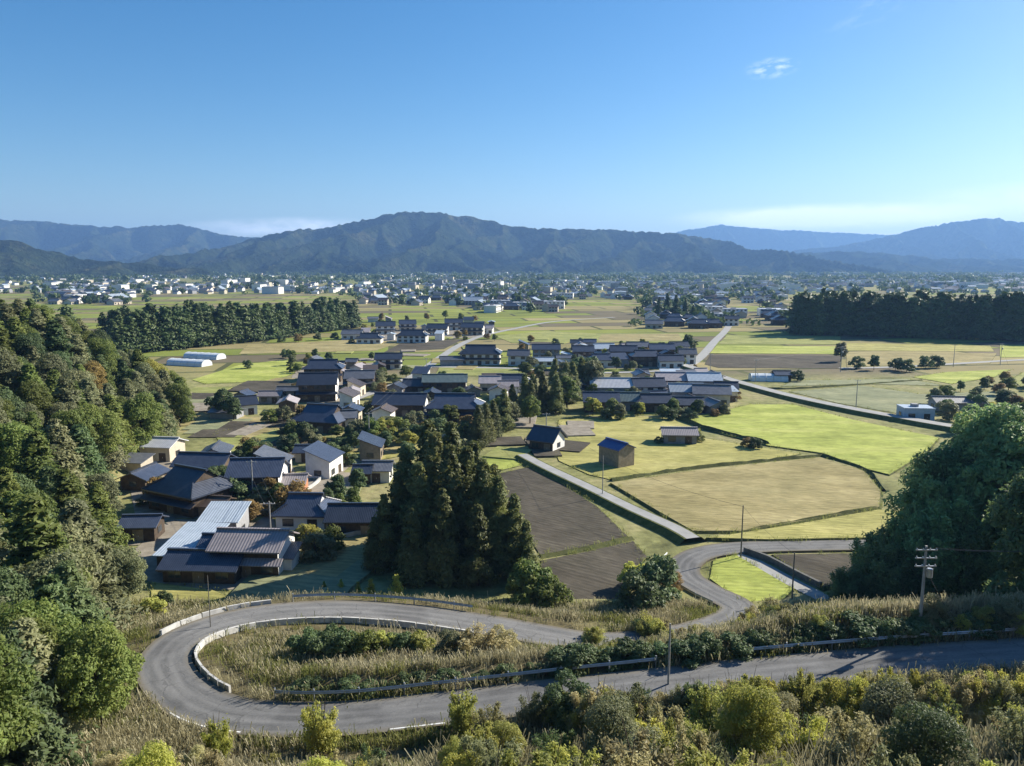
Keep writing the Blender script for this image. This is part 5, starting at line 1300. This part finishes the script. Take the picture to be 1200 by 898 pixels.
FGL = {'shrub': 'yellow-green leafy shrub', 'lime': 'bright yellow-green shrub', 'brush': 'dry straw-coloured shrub', 'olive': 'grey-green shrub', 'broad_dark': 'dark glossy shrub', 'autumn': 'russet-leaved shrub'}
for x, y, z, h in fg:
    px = proj(x, y, z)[0]
    wts = [4.5, 2.6, 3.4, 3, 1.5, 0.35] if px < 1000 else [4, 1.6, 2.2, 3.4, 2.8, 0.2]
    mt = random.choices(['shrub', 'lime', 'brush', 'olive', 'broad_dark', 'autumn'], wts)[0]
    plant((K_WISP_BIG if h > 3.0 else K_WISP) if random.random() < 0.86 else (K_SHRUB_BIG if h > 3.0 else K_SHRUB), 'shrub', (x, y, z - 0.15), h, FGL[mt] + ' on the steep slope below the upper road', 'slope shrubs: ' + mt.replace('_', ' '), 'shrub', wide=random.uniform(0.75, 1.1), mat=mt)
row = 0
for k in range(700):
    i_ = random.randrange(5, road_idx(560, 825, 10.3)); p = ROAD[i_] - RN[i_] * INS * random.uniform(3.0, 7.5)
    z = th(p[0], p[1]); px = proj(p[0], p[1], z)[0]
    if px < 545 or px > 1260 or row >= 74: continue
    lim = np.interp(px, TOP[:, 0], TOP[:, 1]) + random.uniform(-14, 8); h = 0.6
    while proj(p[0], p[1], z + h)[1] > lim and h < 5.6: h += 0.15
    if h > 5.4 or h < 0.8: continue
    mt = random.choices(['shrub', 'lime', 'brush', 'olive', 'broad_dark'], [4, 2.5, 3.5, 3, 1.2])[0]; row += 1
    plant(K_WISP_BIG if h > 3 else K_WISP, 'shrub', (p[0], p[1], z - 0.15), h, FGL[mt] + ' on the verge at the near edge of the upper road', 'verge shrubs: ' + mt.replace('_', ' '), 'shrub', wide=random.uniform(0.6, 0.95), mat=mt)
for px, top, base, h, mt, lb in [(255, 828, 890, 3.6, 'lime', 'tall yellow-green sapling bush standing before the hairpin'), (376, 806, 880, 4.2, 'shrub', 'slender leafy sapling rising in front of the grey road'), (541, 792, 862, 4.4, 'shrub', 'slender dark-stemmed sapling rising before the road at the rail end'),
                                 (668, 796, 850, 3.4, 'broad_dark', 'dark round bush at the near edge of the upper road'), (1040, 770, 830, 3.8, 'lime', 'pointed pale sapling before the shaded upper road')]:
    p = on_ground(px, base, 12); h_ = 1.0
    while proj(p.x, p.y, p.z + h_)[1] > top and h_ < 6.5: h_ += 0.1
    plant(K_WISP if mt != 'broad_dark' else K_SHRUB, 'sapling', (p.x, p.y, p.z - 0.1), h_, lb, None, 'sapling', mat=mt, wide=0.62 if mt != 'broad_dark' else 1.1)

# grasses: thousands of tufts, one mass each
def tufts(name, pts, hmin, hmax, mat, label, blades=11, seed=5, spread=0.28):
    rg = np.random.default_rng(seed); pts = np.array(pts); n_ = len(pts) * blades
    P = np.repeat(pts, blades, 0) + np.concatenate([rg.normal(0, spread, (n_, 2)), np.zeros((n_, 1))], 1)
    h = rg.uniform(hmin, hmax, n_) * np.repeat(rg.uniform(0.6, 1.15, len(pts)), blades)
    th_ = rg.uniform(0, 6.283, n_); lean = rg.uniform(0.1, 0.55, n_) * h
    w = rg.uniform(0.012, 0.032, n_)
    dx, dy = np.cos(th_), np.sin(th_)
    sx, sy = -dy * w, dx * w
    b0 = P + np.stack([sx, sy, -0.08 + 0 * w], 1); b1 = P - np.stack([sx, sy, 0.08 + 0 * w], 1)
    m0 = P + np.stack([dx * lean * .35 + sx, dy * lean * .35 + sy, h * .6], 1); m1 = P + np.stack([dx * lean * .35 - sx, dy * lean * .35 - sy, h * .6], 1)
    t0 = P + np.stack([dx * lean + sx * 1.4, dy * lean + sy * 1.4, h], 1); t1 = P + np.stack([dx * lean - sx * 1.4, dy * lean - sy * 1.4, h * 0.99], 1)
    v = np.stack([b0, b1, m1, m0, t1, t0], 1).reshape(-1, 3); k = np.arange(n_)[:, None] * 6
    f = np.concatenate([k + [[0, 1, 2, 3]], k + [[3, 2, 4, 5]]], 0)
    o = link(name, np_mesh(name, v, f, M[mat])); tag(o, label, 'grass', kind='stuff')
cand_n = 60000
cx = rng.uniform(-62, 62, cand_n); cy = rng.uniform(24, 98, cand_n)
cz = terrain(cx, cy)
rd = np.full(cand_n, 99.0)
for s in range(0, cand_n, 4000):
    rd[s:s + 4000] = np.sqrt(((cx[s:s + 4000, None] - ROAD[None, :, 0]) ** 2 + (cy[s:s + 4000, None] - ROAD[None, :, 1]) ** 2).min(1))
keep = (rd > 2.55) & (cz > 0.35) & (np.abs(cx) < 0.72 * cy + 6)
cl = fbm(cx * 0.12, cy * 0.12, 3)
rnd = rng.random(cand_n); infl = (rd < 5.6) & (cx < 12) & (cy > 60)
keep &= ~infl | (rnd < 0.12)
dry = keep & (cl + (rnd - 0.5) * 0.3 + 0.10 * ((cx < -6) & (cy > 58) & (cy < 82)) > 0.455); grn = keep & ~dry
# keep the sightline to the road: short grass close to its near edge
near_side = (cy < 52) & (rd < 7)
pt = np.stack([cx, cy, cz], 1)
tall = dry & ~near_side
tufts('pampas_grass', pt[tall], 0.4, 1.25, 'grassblade', 'tall dry straw-coloured grass covering the banks and slope', 13, 5, 0.34)
ree = keep & (cy < 50) & (cx > -6) & (rnd > 0.35) & (rd > 5)
tufts('reeds', pt[ree], 1.0, 2.3, 'grassblade', 'tall pale reeds standing among the slope shrubs', 7, 15, 0.3)
tufts('roadside_grass', pt[dry & near_side], 0.25, 0.6, 'grassblade', 'short dry grass along the near road edge', 9, 6)
tufts('green_grass', pt[grn & ~near_side], 0.35, 0.9, 'greenblade', 'green weeds and grass among the dry grass of the banks', 13, 7, 0.36)

tufts('margin_grass', MARGIN, 0.2, 0.65, 'greenblade', 'weeds growing along the edges of the fields', 9, 9, 0.3)
# far tree masses in the town ------------------------------------------------
fp = []
for x, y in town_points(1150, 12, 392):
    fp.append((x + random.uniform(-25, 25), y + random.uniform(-25, 25)))
for k in range(1000):
    px = random.uniform(-60, 1260); dist = random.uniform(1100, 4300); g = gp(px, proj(0, dist, 0)[1]); fp.append((g.x, g.y))
allv, allf, off = [], [], 0
rg = np.random.default_rng(77)
for x, y in fp:
    h = rg.uniform(5, 12) * (1 + (y > 2000) * 0.5); wdt = rg.uniform(4, 9) * (1 + (y > 1800) * 1.5); n_ = 26
    u = rg.normal(0, 1, (n_, 3)); u /= np.linalg.norm(u, axis=1)[:, None]
    P = np.array([x, y, h * 0.5]) + u * np.array([wdt, wdt * 0.7, h * 0.5]) * rg.uniform(0.6, 1, (n_, 1))
    v, f = leaves(P, u, h * 0.42, rg); allv.append(v); allf.append(f + off); off += len(v)
tag(link('town_trees', np_mesh('town_trees', np.concatenate(allv), np.concatenate(allf), M['broad_dark'])), 'dark trees and groves scattered through the far town', 'trees', kind='stuff')

# ------------------------------------------------------------------ road furniture
def kerb_wall(i0, i1, off, h, t, label, mat='concrete'):
    root = empty('barrier', tuple(ROAD[i0] + RN[i0] * off)); tag(root, label, 'barrier'); o3 = np.array(root.location)
    for k in range(i0, i1 - 2, 2):
        h_ = h * random.uniform(0.94, 1.05); mb = MB(); P0, P1 = ROAD[k] - o3, ROAD[k + 2] - o3; d_ = (P1 - P0) * 0.012; P0 = P0 + d_; P1 = P1 - d_
        a_, b_, c_, e_ = P0 + RN[k] * (off + t / 2), P1 + RN[k + 2] * (off + t / 2), P1 + RN[k + 2] * (off - t / 2), P0 + RN[k] * (off - t / 2)
        lo, hi = np.array([0, 0, -0.3]), np.array([0, 0, h_]); mid = (a_ + b_ + c_ + e_) / 4
        q_ = [a_ + lo, b_ + lo, c_ + lo, e_ + lo] + [p + (mid - p) * np.array([0.04, 0.04, 0]) + hi for p in (a_, b_, c_, e_)]
        mb.v = [tuple(p) for p in q_]; mb.f = [(4, 5, 6, 7), (0, 4, 7, 3), (0, 1, 5, 4), (1, 2, 6, 5), (2, 3, 7, 6)]; mb.m = [0] * 5
        mb.build('block', M[mat], root)
def guardrail(i0, i1, off, label, every=4):
    root = empty('guardrail', tuple(ROAD[i0] + RN[i0] * off)); tag(root, label, 'guardrail'); o3 = np.array(root.location)
    P = ROAD[i0:i1] + RN[i0:i1] * off - o3; n_ = len(P)
    prof = [(0.0, 0.42), (0.05, 0.50), (0.0, 0.58), (0.05, 0.66), (0.0, 0.74)]
    v = np.concatenate([P + RN[i0:i1] * a + np.array([0, 0, z]) for a, z in prof]); f = []
    for r_ in range(len(prof) - 1):
        b = r_ * n_
        for i in range(n_ - 1): f.append((b + i, b + i + 1, b + n_ + i + 1, b + n_ + i))
    link('beam', np_mesh('beam', v, np.array(f), M['galv']), root)
    pm = MB(); pm.tube([(0, 0, -0.5), (0, 0, 0.85)], 0.07, 6); me = pm.mesh('post', M['galv'])
    for i in range(0, n_, every):
        p = link('post', me, root); q_ = P[i] + RN[i0 + i] * 0.09 * (1 if off > 0 else -1); p.location = q_
kerb_wall(road_idx(236, 826, 9.0), road_idx(585, 735, 4.2), INS * 2.75, 0.36, 0.22, 'low pale concrete barrier curving round the inside of the hairpin')
kerb_wall(road_idx(215, 748, 7.6), road_idx(335, 716, 6.5), -INS * 2.7, 0.42, 0.22, 'low pale concrete barrier on the outside of the hairpin exit')
guardrail(road_idx(780, 800, 11.1), road_idx(290, 839, 9.4), INS * 2.75, 'steel guardrail along the far edge of the near leg of the hairpin road')
guardrail(road_idx(1330, 754, 13.0), road_idx(870, 790, 11.5), INS * 2.75, 'steel guardrail along the shaded upper road below the pale grass bank')
guardrail(road_idx(340, 716, 6.4), road_idx(560, 730, 4.4), -INS * 2.75, 'steel guardrail on the outer verge above the cedar grove')
guardrail(road_idx(862, 714, 0.6), road_idx(812, 655, 0.3), 3.3, 'steel guardrail round the inside of the lower road curve', 3)

# ------------------------------------------------------------------ utility poles
POLES = {}
def pole(px, py, h, label, rich=0, z0=0.0, mat='pole', rad=0.16, key=None):
    p = on_ground(px, py, z0); root = empty('utility_pole', (p.x, p.y, p.z)); tag(root, label, 'utility pole')
    mb = MB(); mb.tube([(0, 0, -1), (0, 0, h)], [rad, rad * 0.62], 8); mb.build('post', M[mat], root)
    if rich >= 1:
        for k in range(rich):
            z = h - 0.35 - 0.75 * k; cb = MB(); cb.box(-0.95, 0.95, -0.16, -0.06, z - 0.05, z + 0.05); c = cb.build('crossarm', M['galv'], root)
            for x in (-0.85, -0.3, 0.3, 0.85):
                ib = MB(); ib.tube([(x, -0.11, z + 0.05), (x, -0.11, z + 0.13), (x, -0.11, z + 0.2)], [0.05, 0.07, 0.03], 6); ib.build('insulator', M['white_wall'], c)
    if rich >= 2:
        tb_ = MB(); tb_.tube([(0.42, -0.1, h - 2.9), (0.42, -0.1, h - 2.85), (0.42, -0.1, h - 2.1), (0.42, -0.1, h - 2.05)], [0.2, 0.26, 0.26, 0.2], 12); tb_.build('transformer', M['galv'], root)
        gw = MB(); gw.tube([(0, 0, h - 2.0), (3.6, -0.8, -0.5)], 0.022, 4); gw.build('guy_wire', M['wire'], root)
    if key: POLES[key] = (Vector((p.x, p.y, p.z)), h)
    return root
pole(1077, 742, 8.2, 'tall concrete utility pole with crossarms and transformer on the pale grass bank', 3, 11, rad=0.17, key='a')
pole(783, 806, 5.6, 'slim grey pole with a cap at the near edge of the upper road', 0, 11, 'pole', 0.11, key='b')
pole(868, 655, 8.6, 'bare slim pole beside the lower road at the stubble field', 0, 0, 'pole_dark', 0.13, key='c')
pole(928, 702, 6.6, 'short slim pole at the end of the green grass island', 0, 0, 'pole_dark', 0.13, key='d')
pole(706, 584, 8.5, 'slim pole on the bank before the blue shed', 0, 0, 'pole', 0.11, key='e')
pole(247, 738, 6.0, 'slim sign pole outside the hairpin bend', 0, 7, 'pole_dark', 0.06)
pole(318, 640, 7.5, 'utility pole beside the white gable of the pink-roofed farmhouse', 1, 0, key='f')
pole(297, 590, 8.5, 'utility pole before the two-storey deep blue-roofed farmhouse', 1, 0, key='g')
pole(640, 520, 8.0, 'utility pole at the head of the farm track', 1, 0, key='h')
pole(1003, 478, 9.0, 'utility pole above the raised road by the fallow field', 1, 0, key='i')
pole(985, 436, 11, 'tall utility pole at the corner of the ploughed strip', 2, 0, key='j')
pole(1117, 430, 10, 'utility pole in front of the dark wood', 1, 0, key='k')
pole(1172, 428, 10, 'utility pole at the farm road junction', 2, 0, key='l')
pole(885, 448, 9, 'utility pole beside the white film greenhouse', 1, 0, key='m')
pole(832, 440, 9, 'utility pole at the pale road junction', 1, 0, key='n')
pole(500, 446, 9, 'utility pole at the village road bend', 1, 0, key='o')
pole(433, 522, 8.5, 'utility pole on the yellow grass patch', 1, 0, key='p')
pole(1330, 742, 8.5, 'utility pole beyond the shrubs of the pale grass bank', 3, 11, key='q')
def wires(k0, k1, label, xs=(-0.85, 0.85), sag=0.5):
    (a, h0), (b, h1) = POLES[k0], POLES[k1]; mb = MB()
    for x in xs:
        A = a + Vector((x, -0.11, h0 - 0.15)); B = b + Vector((x, -0.11, h1 - 0.15))
        mb.tube([A.lerp(B, t / 10) - Vector((0, 0, sag * 4 * (t / 10) * (1 - t / 10))) for t in range(11)], 0.02, 4)
    o = mb.build('power_lines', M['wire']); tag(o, label, 'cable')
wires('c', 'd', 'overhead lines from the bare slim pole to the short slim pole', (0.0,))
wires('a', 'q', 'overhead lines along the pale grass bank')
wires('h', 'e', 'overhead line from the track head to the slim pole', (0.0,))
wires('o', 'p', 'overhead lines over the middle farmhouses')
wires('f', 'g', 'overhead lines between the poles of the nearest farmsteads')
wires('j', 'm', 'overhead lines from the ploughed strip to the white greenhouse')
wires('k', 'l', 'overhead lines in front of the dark wood')
wires('j', 'k', 'overhead lines from the ploughed strip towards the dark wood')
wires('c', 'e', 'overhead line across the stubble field', (0.0,), 0.8)

# ------------------------------------------------------------------ air
hz = MB(); hz.box(-14500, 14500, -420, 14800, -6, 730)
hm, hn, hl_ = new_mat('haze')
ho = hn.new('ShaderNodeOutputMaterial'); hv = hn.new('ShaderNodeVolumePrincipled')
hv.inputs['Color'].default_value = (0.28, 0.53, 1.0, 1)
hv.inputs['Density'].default_value = 8.3e-5
hv.inputs['Anisotropy'].default_value = 0.2
hl_.new(hv.outputs[0], ho.inputs['Volume'])
haze = hz.build('haze', hm); tag(haze, 'pale blue air thickening towards the mountains', 'haze', kind='stuff')
haze.display_type = 'WIRE'
